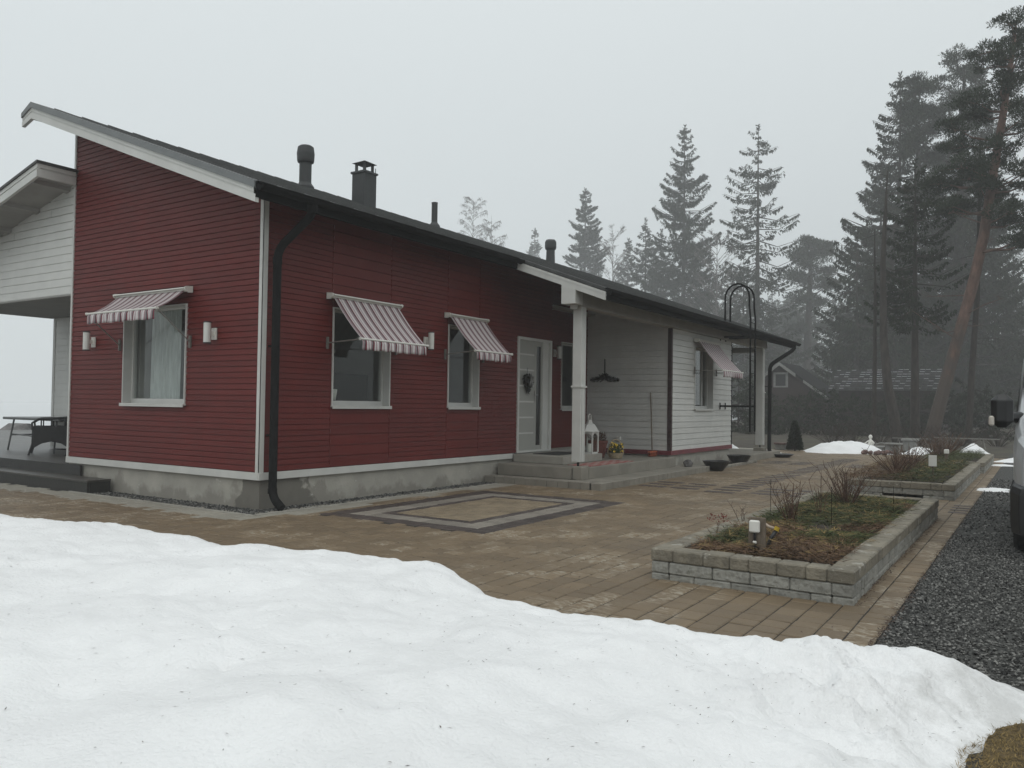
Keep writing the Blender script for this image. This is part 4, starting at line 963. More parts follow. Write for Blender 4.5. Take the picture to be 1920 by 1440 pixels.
b = MB(); sprigs(b, (BX_, BY_, .38), 420, .13, .17, .06, .010, 5); obj('leaves', b, M['leafg'], bk)
r = np.random.default_rng(3); b = MB()
for i in range(36):
    a = r.uniform(0, 6.28); q = .15*r.random()**.5; c = Vector((BX_+q*math.cos(a), BY_+q*math.sin(a), .43+r.uniform(0, .19)))
    nrm = Vector((r.normal(-.5, .4), r.normal(-.6, .4), .5)).normalized(); t1 = nrm.orthogonal().normalized(); t2 = nrm.cross(t1)
    for k in range(6):
        an = k*math.pi/3; d = t1*math.cos(an)+t2*math.sin(an); s_ = nrm.cross(d)
        b.quad(c, c+d*.014+s_*.008+nrm*.004, c+d*.028+nrm*.006, c+d*.014-s_*.008+nrm*.004)
obj('flowers', b, M['yellow'], bk)
# outlet on the side wall, hanging wall ornament, door wreath
b = MB(); b.box(SX-.045, SX+.005, -.46, -.36, .60, .675, bev=.006); b.box(SX-.06, SX-.045, -.45, -.41, .61, .665); tag(obj('wall_outlet', b, M['whitepl']), 'small white outdoor socket box on the white porch wall', 'socket')
wo_ = thing('wall_ornament', 'dark twig hanging ornament on the white porch wall', 'wall ornament', (SX-.03, -.06, 1.9))
b = MB(); b.tube([(SX-.03, -.06, 2.36), (SX-.03, -.06, 1.98)], .014, 6); obj('stem', b, M['wreath'], wo_)
b = MB(); r = np.random.default_rng(9); n = 1100; t_ = r.uniform(-1, 1, n)
P = np.column_stack([SX-.03+r.normal(0, .018, n), -.06+t_*.31*np.abs(t_)**.25, 2.04-.14*np.abs(t_)**.7-.05*(1-np.abs(t_))+r.normal(0, .03, n)*(1.2-np.abs(t_))]); D = np.column_stack([r.normal(-.2, .3, n), np.sign(t_)*.7+r.normal(0, .5, n), r.normal(-.2, .5, n)]); D /= np.linalg.norm(D, axis=1)[:, None]; S = np.cross(D, r.normal(0, 1, (n, 3))); S /= np.linalg.norm(S, axis=1)[:, None]
b.blades(P, D, S, .06, .007); obj('twigs', b, M['wreath'], wo_)
wr = thing('door_wreath', 'dark heart shaped wreath with pale ribbon on the front door', 'wreath', (6.11, -.02, 1.75))
b = MB(); n = 1500; r = np.random.default_rng(10); t_ = r.uniform(0, 2*math.pi, n)
hx = 16*np.sin(t_)**3/17; hz = (13*np.cos(t_)-5*np.cos(2*t_)-2*np.cos(3*t_)-np.cos(4*t_))/17; kk = r.uniform(.45, 1.0, n)
P = np.column_stack([6.11+hx*.16*kk, -.02+r.uniform(-.03, .02, n), 1.75+hz*.20*kk]); D = np.column_stack([r.normal(0, 1, n), r.normal(-.3, .2, n), r.normal(0, 1, n)]); D /= np.linalg.norm(D, axis=1)[:, None]; S = np.cross(D, r.normal(0, 1, (n, 3))); S /= np.linalg.norm(S, axis=1)[:, None]
b.blades(P, D, S, .05, .007); obj('twigs', b, M['wreath'], wr)
b = MB(); b.tube([(6.11, -.015, 1.86), (6.11, -.012, 2.02)], .006, 5); b.lathe((6.17, -.06, 1.86), [(.01, -.03), (.045, 0), (.01, .03)], 8); b.quad((6.15, -.07, 1.85), (6.20, -.07, 1.85), (6.25, -.06, 1.66), (6.19, -.06, 1.68)); b.quad((6.14, -.068, 1.85), (6.17, -.068, 1.85), (6.15, -.06, 1.68), (6.11, -.06, 1.70)); obj('ribbon', b, M['ribbon'], wr)
# bowls by the white wall
for (x, y, lb) in ((10.02, -2.28, 'black plant bowl nearer the entrance steps'), (12.45, -2.0, 'black plant bowl farther along the white wall')):
    t = thing('plant_bowl', lb, 'plant bowl', (x, y, 0), 0, 'wide black plant bowls'); b = MB()
    b.lathe((x, y, .0), [(.13, 0), (.18, .05), (.245, .14), (.28, .20), (.29, .21), (.265, .21), (.235, .15), (.16, .13)], 26); obj('bowl', b, M['black'], t, smooth=False)
    b = MB(); b.lathe((x, y, .14), [(.235, 0), (.235, .02)], 20); obj('soil', b, M['soil'], t)
tag(obj('rock', rock(9.32, -1.93, .16, .10, 1, 1, .9, 4), M['rock']), 'dark round rock at the corner of the white wall', 'rock')
# splash bowl under the far downpipe
b = MB(); b.lathe((16.0, -2.05, 0), [(.2, 0), (.32, .07), (.34, .09), (.30, .09), (.2, .04)], 20); tag(obj('splash_bowl', b, M['black']), 'shallow black bowl under the far downpipe', 'bowl')

# ================================================================== PLANTERS
def planter(x0, x1, y0, y1, label, gap=None, H=.235, seed=1):
    random.seed(seed); t = thing('stone_planter', label, 'planter', ((x0+x1)/2, (y0+y1)/2, 0), 0, 'low split-block planters beside the drive')
    b = MB(); cap = MB(); hs = [(-.03, .045), (.048, .135)]; w = .14
    def rough_box(mb, a0, a1, c0, c1, z0, z1, face):
        """a block with a jittered split face. face: 'S' (-y) 'W' (-x) 'N' 'E'"""
        j = .006; bb = .008
        mb.box(a0+.0015, a1-.0015, c0, c1, z0, z1, bev=.009)
    for k, (z0, z1) in enumerate(hs):
        for (ya, yb) in ((y0, y0+w), (y1-w, y1)):
            x = x0+(0 if k % 2 else .0); first = True
            while x < x1-.02:
                L = random.choice((.14, .28, .28, .20)); e = min(x+L, x1)
                if x1-e < .06: e = x1
                o = random.uniform(-.005, .005); rough_box(b, x, e, ya+o, yb+o, z0, z1, 'S'); x = e
        for (xa, xb) in ((x0, x0+w), (x1-w, x1)):
            y = y0+w
            while y < y1-w-.02:
                L = random.choice((.28, .14, .28)); e = min(y+L, y1-w)
                if y1-w-e < .06: e = y1-w
                if gap and k == 0 and xa == x0 and gap[0] < (y+e)/2 < gap[1]: y = e; continue
                if gap and k == 1 and xa == x0 and gap[0] < (y+e)/2 < gap[1] and False: y = e; continue
                o = random.uniform(-.005, .005); b.box(xa+o, xb+o, y+.0015, e-.0015, z0, z1, bev=.009); y = e
    z0, z1 = .138, H
    def chain(a, b_, f):
        x = a
        while x < b_-.02:
            L = random.choice((.14, .28, .28, .2)); e = min(x+L, b_)
            if b_-e < .07: e = b_
            f(x, e); x = e
    dz = lambda: random.uniform(-.003, .003)
    chain(x0-.006, x1+.006, lambda a, e: cap.box(a+.001, e-.001, y0-.008, y0+w+.03, z0, z1+dz(), bev=.010))
    chain(x0-.006, x1+.006, lambda a, e: cap.box(a+.001, e-.001, y1-w-.03, y1+.008, z0, z1+dz(), bev=.010))
    for xa in (x0-.008, x1-w-.03+.008): chain(y0+w+.031, y1-w-.031, lambda a, e: cap.box(xa, xa+w+.03, a+.001, e-.001, z0, z1+dz(), bev=.010))
    ow = obj('block_wall', b, M['block'], t); oc = obj('cap_course', cap, M['capb'], t)
    V = []; F = []; nx_ = int((x1-x0-2*w)/.06); ny2 = int((y1-y0-2*w)/.06)
    for i in range(nx_+1):
        for j in range(ny2+1):
            x = x0+w-.01+(x1-x0-2*w+.02)*i/nx_; y = y0+w-.01+(y1-y0-2*w+.02)*j/ny2
            e = min(i/nx_, 1-i/nx_, j/ny2, 1-j/ny2)*4; V.append((x, y, .155+.06*min(1, e)*(1+.5*fbm(x, y, 1.5, 3))+.02*fbm(x, y, 6, 3)))
    F = [(i*(ny2+1)+j, (i+1)*(ny2+1)+j, (i+1)*(ny2+1)+j+1, i*(ny2+1)+j+1) for i in range(nx_) for j in range(ny2)]
    b = MB(); b.add(V, F); obj('soil', b, M['soil'], t, smooth=True)
    return t
planter(-.72, 4.72, -6.93, -5.47, 'nearest block planter with a white socket post and cut rose bushes', seed=2)
planter(7.02, 13.1, -6.93, -5.45, 'middle block planter with a small white sign and dry stems', gap=(-6.45, -5.95), seed=3)
planter(13.4, 17.6, -6.99, -5.6, 'farthest block planter in front of the trestle', seed=4)
def ground_sprigs(x0, x1, y0, y1, n, mat_, label, seed, f=lambda x, y: np.ones_like(x, bool), L=(.03, .085), w=.003, zz=.20, lift=.05):
    r = np.random.default_rng(seed); P = np.column_stack([r.uniform(x0, x1, n*2), r.uniform(y0, y1, n*2)]); P = P[f(P[:, 0], P[:, 1])][:n]; n = len(P)
    nz = np.array([fbm(p[0], p[1], 1.7, 3, 4.) for p in P]); Z = zz+lift*(1+nz)*r.random(n)
    # twig fans: each base carries a few blades in one general direction
    a = r.uniform(0, 6.28, n); mb = MB()
    for k in range(6):
        aa = a+r.normal(0, .45, n); D = np.column_stack([np.cos(aa), np.sin(aa), r.normal(.10, .16, n)]); S = np.column_stack([-np.sin(aa), np.cos(aa), r.normal(0, .35, n)])
        l = r.uniform(L[0], L[1], n); Pk = np.column_stack([P[:, 0]+np.cos(a)*k*.018, P[:, 1]+np.sin(a)*k*.018, Z])
        mb.blades(Pk, D, S, l, w)
    return tag(obj('evergreen_cover' if mat_ == 'green' else 'dead_plant_cover', mb, M[mat_]), label, 'ground cover', kind='stuff')
nf = lambda s, th, sg: (lambda x, y: np.array([sg*(fbm(a, b_, .9, 3, s)+.10*(a-1.2)) > th for a, b_ in zip(x, y)]))
ground_sprigs(-.52, 4.5, -6.75, -5.65, 9000, 'green', 'green cut spruce sprigs covering the nearest planter', 21, nf(3., -.10, 1))
ground_sprigs(-.50, 4.5, -6.75, -5.65, 4600, 'brown', 'rusty brown sprigs and dead stems in the nearest planter', 22, nf(3., -.02, -1))
ground_sprigs(-.50, 4.5, -6.75, -5.65, 900, 'grass', 'pale straw and yellowed stems lying over the nearest planter', 26, L=(.05, .13), w=.0022, lift=.08)
ground_sprigs(7.2, 12.9, -6.75, -5.3, 500, 'grass', 'pale straw lying over the middle planter', 27, L=(.05, .13), w=.003, zz=.22, lift=.10)
ground_sprigs(7.2, 12.9, -6.75, -5.3, 2600, 'green', 'green cut sprigs covering the middle planter', 23, lambda x, y: y < -5.95+.12*np.sin(x*2.1), zz=.22, lift=.09)
ground_sprigs(7.2, 12.9, -6.6, -5.3, 2600, 'brown', 'rusty brown sprigs on the left half of the middle planter', 24, lambda x, y: y > -6.2+.1*np.sin(x*3), zz=.22, lift=.10)
ground_sprigs(13.6, 17.4, -6.8, -5.75, 2000, 'green', 'green sprigs covering the farthest planter', 25, zz=.24, lift=.12)

def twig_bush(cx, cy, cz, n, H, spread, label, m='twig', seed=1, name='bare_bush', cat='bush', rr=.005, group=None, fork=3, cut=True, n2=4):
    r = np.random.default_rng(seed); t = MB()
    for i in range(n):
        a = r.uniform(0, 6.28); lean = r.uniform(.05, 1)*spread; h = H*r.uniform(.55, 1.05); x0 = cx+math.cos(a)*lean*.18; y0 = cy+math.sin(a)*lean*.18
        pts = [(x0, y0, cz)]; ang = a
        for k in range(1, 5):
            s = k/4; ang += r.normal(0, .15); pts.append((x0+math.cos(ang)*lean*s**1.1, y0+math.sin(ang)*lean*s**1.1, cz+h*s))
        t.tube(pts, [rr*(1-.5*k/4)*r.uniform(.8, 1.2) for k in range(5)], n2, True)
        for q in range(fork):
            k = r.integers(1, 4); p = Vector(pts[k]).lerp(Vector(pts[k+1]), r.random()); b_ = r.uniform(0, 6.28); l = h*r.uniform(.15, .4)
            d = Vector((math.cos(b_)*.7, math.sin(b_)*.7, r.uniform(.4, 1.1))).normalized()
            p1 = p+d*l*.5+Vector((r.normal(0, .01), r.normal(0, .01), 0)); t.tube([p, p1, p1+(d+Vector((r.normal(0, .3), r.normal(0, .3), .2))).normalized()*l*.5], [rr*.6, rr*.5, rr*.3], n2, True)
    return tag(obj(name, t, M[m]), label, cat, group)
GR = 'cut-back rose bushes in the nearest planter'
twig_bush(1.55, -5.95, .18, 26, .42, .22, 'bare rose bush in the middle of the nearest planter', 'twigred', 31, 'rose_bush', 'bush', .0040, GR)
twig_bush(2.15, -6.10, .18, 8, .44, .14, 'sparse bare rose stems right of the first rose bush', 'twigred', 32, 'rose_bush', 'bush', .0038, GR)
twig_bush(3.55, -6.08, .18, 38, .48, .34, 'widest bare rose bush near the back end of the nearest planter', 'twigred', 33, 'rose_bush', 'bush', .0042, GR, fork=5)
twig_bush(.32, -5.62, .16, 3, .22, .10, 'small dead hydrangea with dark flower heads at the front left corner of the nearest planter', 'twigred', 34, 'dead_hydrangea', 'plant', .003)
b = MB(); sprigs(b, (.33, -5.64, .33), 60, .09, .06, .022, .008, 6); tag(obj('dead_flower_heads', b, M['terra']), 'dark dried flower heads at the front left of the nearest planter', 'plant')
twig_bush(1.2, -5.6, .17, 4, .26, .30, 'arching dead stem at the left edge of the nearest planter', 'twig', 35, 'withered_plant', 'plant', .003)
for (x, y, h, lb) in ((2.02, -5.62, .40, 'thin dark stake at the left rim of the nearest planter'), (1.42, -6.35, .42, 'thin dark stake right of the rose bush'), (3.3, -6.62, .30, 'short thin stake at the back of the nearest planter')):
    b = MB(); b.tube([(x, y, .15), (x+.01, y, .18+h)], .0028, 5); tag(obj('plant_stake', b, M['metal']), lb, 'stake', 'thin plant stakes')
twig_bush(.55, -6.62, .17, 90, .10, .13, 'clump of pale cut stubble near the front right of the nearest planter', 'brown', 36, 'plant_stubble', 'plant', .0022, fork=0)
twig_bush(.15, -6.50, .17, 70, .09, .12, 'clump of rusty cut stubble beside the socket post', 'brown', 37, 'plant_stubble', 'plant', .0022, fork=0)
twig_bush(8.6, -5.95, .2, 60, .50, .50, 'dense clump of dry upright stems in the middle planter', 'twigred', 38, 'dry_stems', 'bush', .006, fork=1)
twig_bush(10.6, -5.9, .2, 40, .45, .5, 'second clump of dry stems further back in the middle planter', 'twigred', 39, 'dry_stems', 'bush', .006, fork=1)
twig_bush(14.6, -6.0, .2, 55, .52, .6, 'clump of tall dry stems in the farthest planter', 'twigred', 40, 'dry_stems', 'bush', .007, fork=1)
twig_bush(16.6, -6.0, .2, 50, .6, .7, 'dry stems at the back end of the farthest planter', 'twigred', 41, 'dry_stems', 'bush', .007, fork=1)
# socket post with hose
sp_ = thing('socket_post', 'wooden post with white socket box at the front of the nearest planter', 'socket post', (-.27, -6.12, .16))
b = MB(); b.box(-.25, -.22, -6.205, -6.075, .10, .475, bev=.004); obj('post', b, M['wood'], sp_)
b = MB(); b.box(-.29, -.251, -6.170, -6.09, .36, .455, bev=.01); obj('socket_box', b, M['whitepl'], sp_)
b = MB(); b.tube([(-.27, -6.13, .36), (-.265, -6.13, .30)], .010, 8); b.tube([(-.262, -6.13, .30), (-.262, -6.14, .15)], .012, 8); obj('cable', b, M['black'], sp_)
b = MB(); b.tube([(-.272, -6.12, .285), (-.272, -6.145, .285)], .011, 8); obj('cable_clip', b, M['whitepl'], sp_)
ho = thing('water_tap', 'dark standpipe with yellow hose fitting behind the socket post', 'tap', (-.05, -6.22, .18))
b = MB(); b.tube([(-.12, -6.15, .14), (-.06, -6.20, .30), (-.03, -6.235, .36)], [.013, .015, .017], 10); obj('pipe', b, M['black'], ho, smooth=True)
b = MB(); b.tube([(-.035, -6.23, .355), (-.025, -6.24, .385)], .021, 10); obj('coupling', b, M['yellow'], ho)
b = MB(); b.tube([(-.03, -6.22, .37), (-.02, -6.17, .38), (.0, -6.10, .42), (.01, -6.06, .43)], .012, 8); obj('hose', b, mat('pale_hose', (.42, .34, .26), .6, .1, 4), ho, smooth=True)
# white sign in the middle planter, socket box in the farthest
sg = thing('garden_sign', 'small white sign on a stake in the middle planter', 'sign', (8.6, -6.48, .2))
b = MB(); b.box(8.585, 8.60, -6.545, -6.425, .40, .585); obj('plate', b, M['whitepl'], sg)
b = MB(); b.box(8.601, 8.625, -6.50, -6.47, .15, .5); obj('stake', b, M['wood'], sg)
sg = thing('socket_post', 'short post with white box in the farthest planter', 'socket post', (13.6, -6.25, .2))
b = MB(); b.box(13.58, 13.64, -6.31, -6.21, .385, .48, bev=.01); obj('socket_box', b, M['whitepl'], sg); b = MB(); b.box(13.6, 13.63, -6.29, -6.23, .15, .385); obj('post', b, M['wood'], sg)

# ================================================================== THINGS AT THE FAR EDGE OF THE YARD
def box_thing(name, lab, cat, group, parts, loc):
    t = thing(name, lab, cat, loc, 0, group)
    for pn, m_, bxs in parts:
        b = MB()
        for q in bxs: b.box(*q[:6], bev=.01)
        obj(pn, b, M[m_], t)
    return t
box_thing('stone_pedestal', 'grey stone pedestal in front of the snow beside the rock heap', 'pedestal', 'grey stone pedestals', [('base', 'stat', [(19.85, 20.2, -4.48, -4.12, 0, .29)]), ('cap', 'stat', [(19.8, 20.25, -4.53, -4.07, .29, .345)])], (20, -4.3, 0))
box_thing('stone_pedestal', 'grey stone pedestal standing farther back in the snow', 'pedestal', 'grey stone pedestals', [('base', 'stat', [(22.6, 23.0, -4.62, -4.22, 0, .33)]), ('cap', 'stat', [(22.55, 23.05, -4.67, -4.17, .33, .40)])], (22.8, -4.4, 0))
box_thing('grey_box', 'pale box with a reddish lid left of the cone shrub', 'box', None, [('body', 'stat', [(19.9, 20.2, -1.12, -.82, 0, .17)]), ('lid', 'pinkrock', [(19.87, 20.23, -1.16, -.79, .172, .235)])], (20, -1, 0))
hk = thing('garden_hook', 'pale double crook pole left of the cone shrub', 'hook', (20, -1.21, 0))
b = MB(); b.tube([(20, -1.21, 0), (20, -1.21, .60)], .010, 6); obj('pole', b, M['handle'], hk)
b = MB()
for s in (-1, 1): b.tube([(20, -1.21+s*.0, .52), (20, -1.21+s*.06, .54), (20, -1.21+s*.07, .62), (20, -1.21+s*.03, .68), (20, -1.21+s*.07, .72)], .008, 6)
obj('crook', b, M['handle'], hk)
# cone shrub
def conifer_cone(x, y, H, R, label, seed):
    t = thing('cone_shrub', label, 'shrub', (x, y, 0)); r = np.random.default_rng(seed); n = 5000
    z = H*(1-np.sqrt(r.random(n)))*1.0; z = H*r.random(n)**1.3; rr_ = R*(1-(z/H))**.75*(.55+.5*r.random(n)); a = r.uniform(0, 6.28, n)
    P = np.column_stack([x+rr_*np.cos(a), y+rr_*np.sin(a), z+.03]); D = np.column_stack([np.cos(a)*.8, np.sin(a)*.8, r.normal(.7, .3, n)]); D /= np.linalg.norm(D, axis=1)[:, None]; S = np.cross(D, r.normal(0, 1, (n, 3))); S /= np.linalg.norm(S, axis=1)[:, None]
    b = MB(); b.blades(P, D, S, r.uniform(.05, .11, n), .016); obj('foliage', b, M['needle'], t)
    b = MB(); b.tube([(x, y, 0), (x, y, H*.8)], [.03, .01], 6); obj('stem', b, M['bark'], t)
conifer_cone(19.7, -1.50, .88, .22, 'small dark cone shaped conifer at the far edge of the yard', 4)
# statue on a low basin
sx_, sy_ = 20.9, -3.52
stt = thing('garden_statue', 'pale small figure sitting on a low stone trough behind the snow', 'statue', (sx_, sy_, 0))
b = MB(); b.box(sx_-.15, sx_+.15, sy_-.36, sy_+.85, .0, .17, bev=.02); b.box(sx_-.2, sx_+.2, sy_-.42, sy_+.9, .17, .205, bev=.015); obj('trough', b, M['stat'], stt)
b = MB(); b.lathe((sx_, sy_, .205), [(.09, 0), (.10, .03), (.07, .08), (.062, .16), (.03, .20), (.028, .215), (.05, .24), (.058, .28), (.04, .33), (.01, .345)], 14); b.tube([(sx_-.03, sy_-.05, .36), (sx_-.09, sy_-.12, .29), (sx_-.12, sy_-.07, .24)], [.022, .018, .014], 8); b.tube([(sx_-.03, sy_+.05, .36), (sx_-.08, sy_+.12, .30), (sx_-.10, sy_+.18, .26)], [.022, .018, .014], 8)
obj('figure', b, M['whitepl'], stt, smooth=True)
b = MB(); b.box(sx_-.08, sx_+.1, sy_-.52, sy_-.43, 0, .28, bev=.02); b.tube([(sx_, sy_-.47, .28), (sx_, sy_-.3, .31), (sx_, sy_-.15, .25)], .018, 8); obj('spout', b, M['stat'], stt)
# heap of pinkish rocks
r = np.random.default_rng(8)
for i in range(22):
    f = i/21; x = 19.35+r.uniform(-.1, .45); y = -3.55-.75*f+r.normal(0, .04); s = r.uniform(.05, .10)
    tag(obj('heap_stone', rock(x, y, .03+r.uniform(0, .07), s, 1, 1, .8, i+3, n=8), M['pinkrock']), 'one of the small pinkish stones heaped at the end of the paving', 'stone', 'heap of small pinkish stones')
# trestle with plank, and a second one behind
def trestle(x, y0, y1, z, legs, label):
    t = thing('trestle_bench', label, 'trestle', (x, (y0+y1)/2, 0)); b = MB(); b.box(x-.04, x+.04, y0, y1, z-.018, z+.018); obj('plank', b, M['handle'], t)
    for ly in legs:
        for d in (-1, 1):
            b = MB(); b.tube([(x+.02, ly, z-.018), (x+d*.18, ly+d*.10, 0)], .012, 6); obj('leg', b, M['handle'], t)
    return t
trestle(23.6, -6.92, -5.02, .44, (-6.45, -5.42), 'long pale plank on thin trestle legs behind the farthest planter')
trestle(27, -4.6, -3.3, .28, (-4.4, -3.5), 'low weathered plank on legs left of the long trestle')

# ================================================================== VAN
VX, VY = 2.0, -7.77
van = thing('silver_van', 'silver grey van with black bumper parked facing the camera on the gravel', 'van', (4.5, -8.8, 0))
W2_ = 1.96; y0, y1 = VY-W2_, VY
def loft(sections, mb):
    """sections: list of closed rings (same count)"""
    n = len(sections[0]); V = [p for s in sections for p in s]; F = []
    for i in range(len(sections)-1):
        for k in range(n): j = (k+1) % n; F.append((i*n+k, i*n+j, i*n+n+j, i*n+n+k))
    F.append(tuple(range(n))); F.append(tuple(reversed(range((len(sections)-1)*n, len(sections)*n)))); mb.add(V, F)
def vring(x, zb, zt, sh, top_in, nose=0):
    """cross-section of the body at x: bottom zb, shoulder sh, roof zt with tumblehome"""
    h = []
    yc_ = (y0+y1)/2; hw = W2_/2-nose
    for (u, z) in ((1-.02, zb), (1, zb+.12), (1.0, sh-.15), (.985, sh), (1-top_in*.5, (sh+zt)/2), (1-top_in, zt-.10), (1-top_in-.08, zt-.02), (.5, zt), ): h.append((u, z))
    ring_ = [(x, yc_+hw*u, z) for u, z in h]+[(x, yc_-hw*u, z) for u, z in reversed(h)]
    return ring_
b = MB()
secs = [vring(VX+.02, .62, .98, .90, .18, .20), vring(VX+.10, .40, 1.10, 1.0, .12, .08), vring(VX+.30, .34, 1.17, 1.06, .10, .03), vring(VX+.75, .32, 1.27, 1.14, .10, .0),
        vring(VX+1.02, .32, 1.36, 1.18, .10, 0), vring(VX+1.9, .32, 2.05, 1.22, .13, 0), vring(VX+2.2, .32, 2.14, 1.22, .13, 0), vring(VX+4.9, .32, 2.14, 1.22, .12, 0), vring(VX+5.15, .4, 2.05, 1.2, .13, .04)]
loft(secs, b); body = obj('body', b, M['silver'], van, smooth=False, bevel=.02)
b = MB()
secs = []
for x, no_, zt in ((VX-.06, .20, .60), (VX-.02, .06, .64), (VX+.15, -.012, .66), (VX+.62, -.014, .66)):
    hw = W2_/2-no_; yc_ = (y0+y1)/2
    secs.append([(x, yc_+hw*.99, .22), (x, yc_+hw, .30), (x, yc_+hw, zt-.06), (x, yc_+hw*.98, zt), (x, yc_-hw*.98, zt), (x, yc_-hw, zt-.06), (x, yc_-hw, .30), (x, yc_-hw*.99, .22)])
loft(secs, b); obj('bumper', b, M['black'], van, bevel=.01)
for xw in (VX+.62, VX+4.2):
    for yw, s in ((y1-.20, 1), (y0+.20, -1)):
        b = MB(); b.tube([(xw, yw-s*.08, .33), (xw, yw-s*.05, .33), (xw, yw+s*.16, .33), (xw, yw+s*.195, .33)], [.30, .33, .33, .30], 28)
        w_ = obj('wheel', b, M['rubber'], van); b = MB(); b.tube([(xw, yw+s*.19, .33), (xw, yw+s*.205, .33)], .20, 16); obj('rim', b, M['silver'], w_)
b = MB(); yc_ = (y0+y1)/2; q = [(VX+1.08, .80, 1.40), (VX+1.83, .74, 2.0)]
b.add([(q[0][0], yc_-.86, q[0][2]+.045), (q[0][0], yc_+.86, q[0][2]+.045), (q[1][0], yc_+.78, q[1][2]+.035), (q[1][0], yc_-.78, q[1][2]+.035)], [(0, 1, 2, 3)]); obj('windscreen', b, mat('van_glass', (.015, .018, .02), .05, .1, 3, spec=.8), van)
b = MB(); b.add([(VX+1.35, y1-.006, 1.28), (VX+2.9, y1-.006, 1.28), (VX+2.9, y1-.07, 1.92), (VX+1.95, y1-.07, 1.92)], [(0, 1, 2, 3)]); obj('side_window', b, bpy.data.materials['van_glass'], van)
for s in (1, -1):
    b = MB(); yy = yc_+s*.70; b.box(VX-.0, VX+.12, yy-.14, yy+.14, .78, 1.0, bev=.03); obj('headlight', b, M['tail'], van)
b = MB(); b.box(VX-.01, VX+.06, yc_-.5, yc_+.5, .74, .92, bev=.02); obj('grille', b, M['black'], van)
for s in (1, -1):
    yb = y1-.03 if s > 0 else y0+.03
    def Y(d): return yb+s*d
    b = MB(); b.tube([(VX+1.15, Y(-.02), 1.27), (VX+.95, Y(.08), 1.27), (VX+.85, Y(.14), 1.26)], [.06, .05, .05], 10)
    a_, c_ = sorted((Y(.03), Y(.225))); b.box(VX+.72, VX+.92, a_, c_, 1.17, 1.50, bev=.06); mi = obj('mirror', b, M['black'], van, bevel=.01)
    b = MB(); a_, c_ = sorted((Y(.19), Y(.238))); b.box(VX+.70, VX+.84, a_, c_, 1.185, 1.285, bev=.015); obj('indicator', b, M['tail'], mi)

# ================================================================== NEIGHBOUR HOUSES
nh = thing('gabled_cottage', 'dark cottage with white gable boards beyond the yard', 'house', (49, 5, 0))
b = MB(); x = 48
b.prism([(7.6, -.05), (7.6, 3.35), (6.45, 4.25), (3.6, 2.15), (3.6, -.05)], 'x', x, x+5); obj('wall', b, M['farred'], nh)
b = MB(); b.prism([(8.0, 3.02), (6.45, 4.28), (6.45, 4.44), (8.15, 3.06)], 'x', x-.3, x+5.2); b.prism([(6.45, 4.28), (3.3, 1.95), (3.15, 1.99), (6.45, 4.44)], 'x', x-.3, x+5.2); rf = obj('roof', b, M['metal'], nh)
b = MB(); b.prism([(8.0, 2.95), (6.45, 4.2), (6.45, 4.42), (8.15, 3.05)], 'x', x-.36, x-.3); b.prism([(6.45, 4.2), (5.4, 3.42), (5.4, 3.64), (6.45, 4.42)], 'x', x-.36, x-.3); b.prism([(4.9, 3.05), (3.3, 1.88), (3.15, 1.97), (4.9, 3.24)], 'x', x-.36, x-.3); obj('gable_board', b, M['stat'], nh)
b = MB(); b.box(x-.04, x, 5.95, 6.10, 2.75, 3.75); b.box(x-.04, x, 6.75, 6.9, 2.75, 3.75); b.box(x-.04, x, 6.1, 6.75, 3.62, 3.75); b.box(x-.04, x, 6.1, 6.75, 2.75, 2.85); w_ = obj('window', b, M['stat'], nh)
b = MB(); b.box(x-.02, x, 6.1, 6.75, 2.85, 3.62); obj('pane', b, M['black'], w_)
nh2 = thing('tiled_house', 'low house with grey tiled roof behind the tree trunks', 'house', (47, -1, 0))
b = MB(); b.box(46, 52, -3.1, 2.4, -.05, 2.5); obj('wall', b, M['farred'], nh2)
b = MB(); random.seed(4)
for k in range(9):
    z0_ = 2.52+k*.15; xk = 45.5+k*.30
    yy = -3.4
    while yy < 2.7: b.box(xk, xk+.34, yy, yy+.28, z0_, z0_+.10+random.uniform(-.01, .01)); yy += .30
obj('roof', b, M['tile'], nh2)
b = MB()
for k in range(9):
    z0_ = 2.52+k*.15; xk = 45.5+k*.30
    yy = -3.4
    while yy < 2.7:
        if random.random() < .6: b.box(xk-.006, xk+.06, yy+.02, yy+.27, z0_+.11, z0_+.125)
        yy += .30
o = obj('snow_lines', b, M['snow'], nh2); o['kind'] = 'stuff'

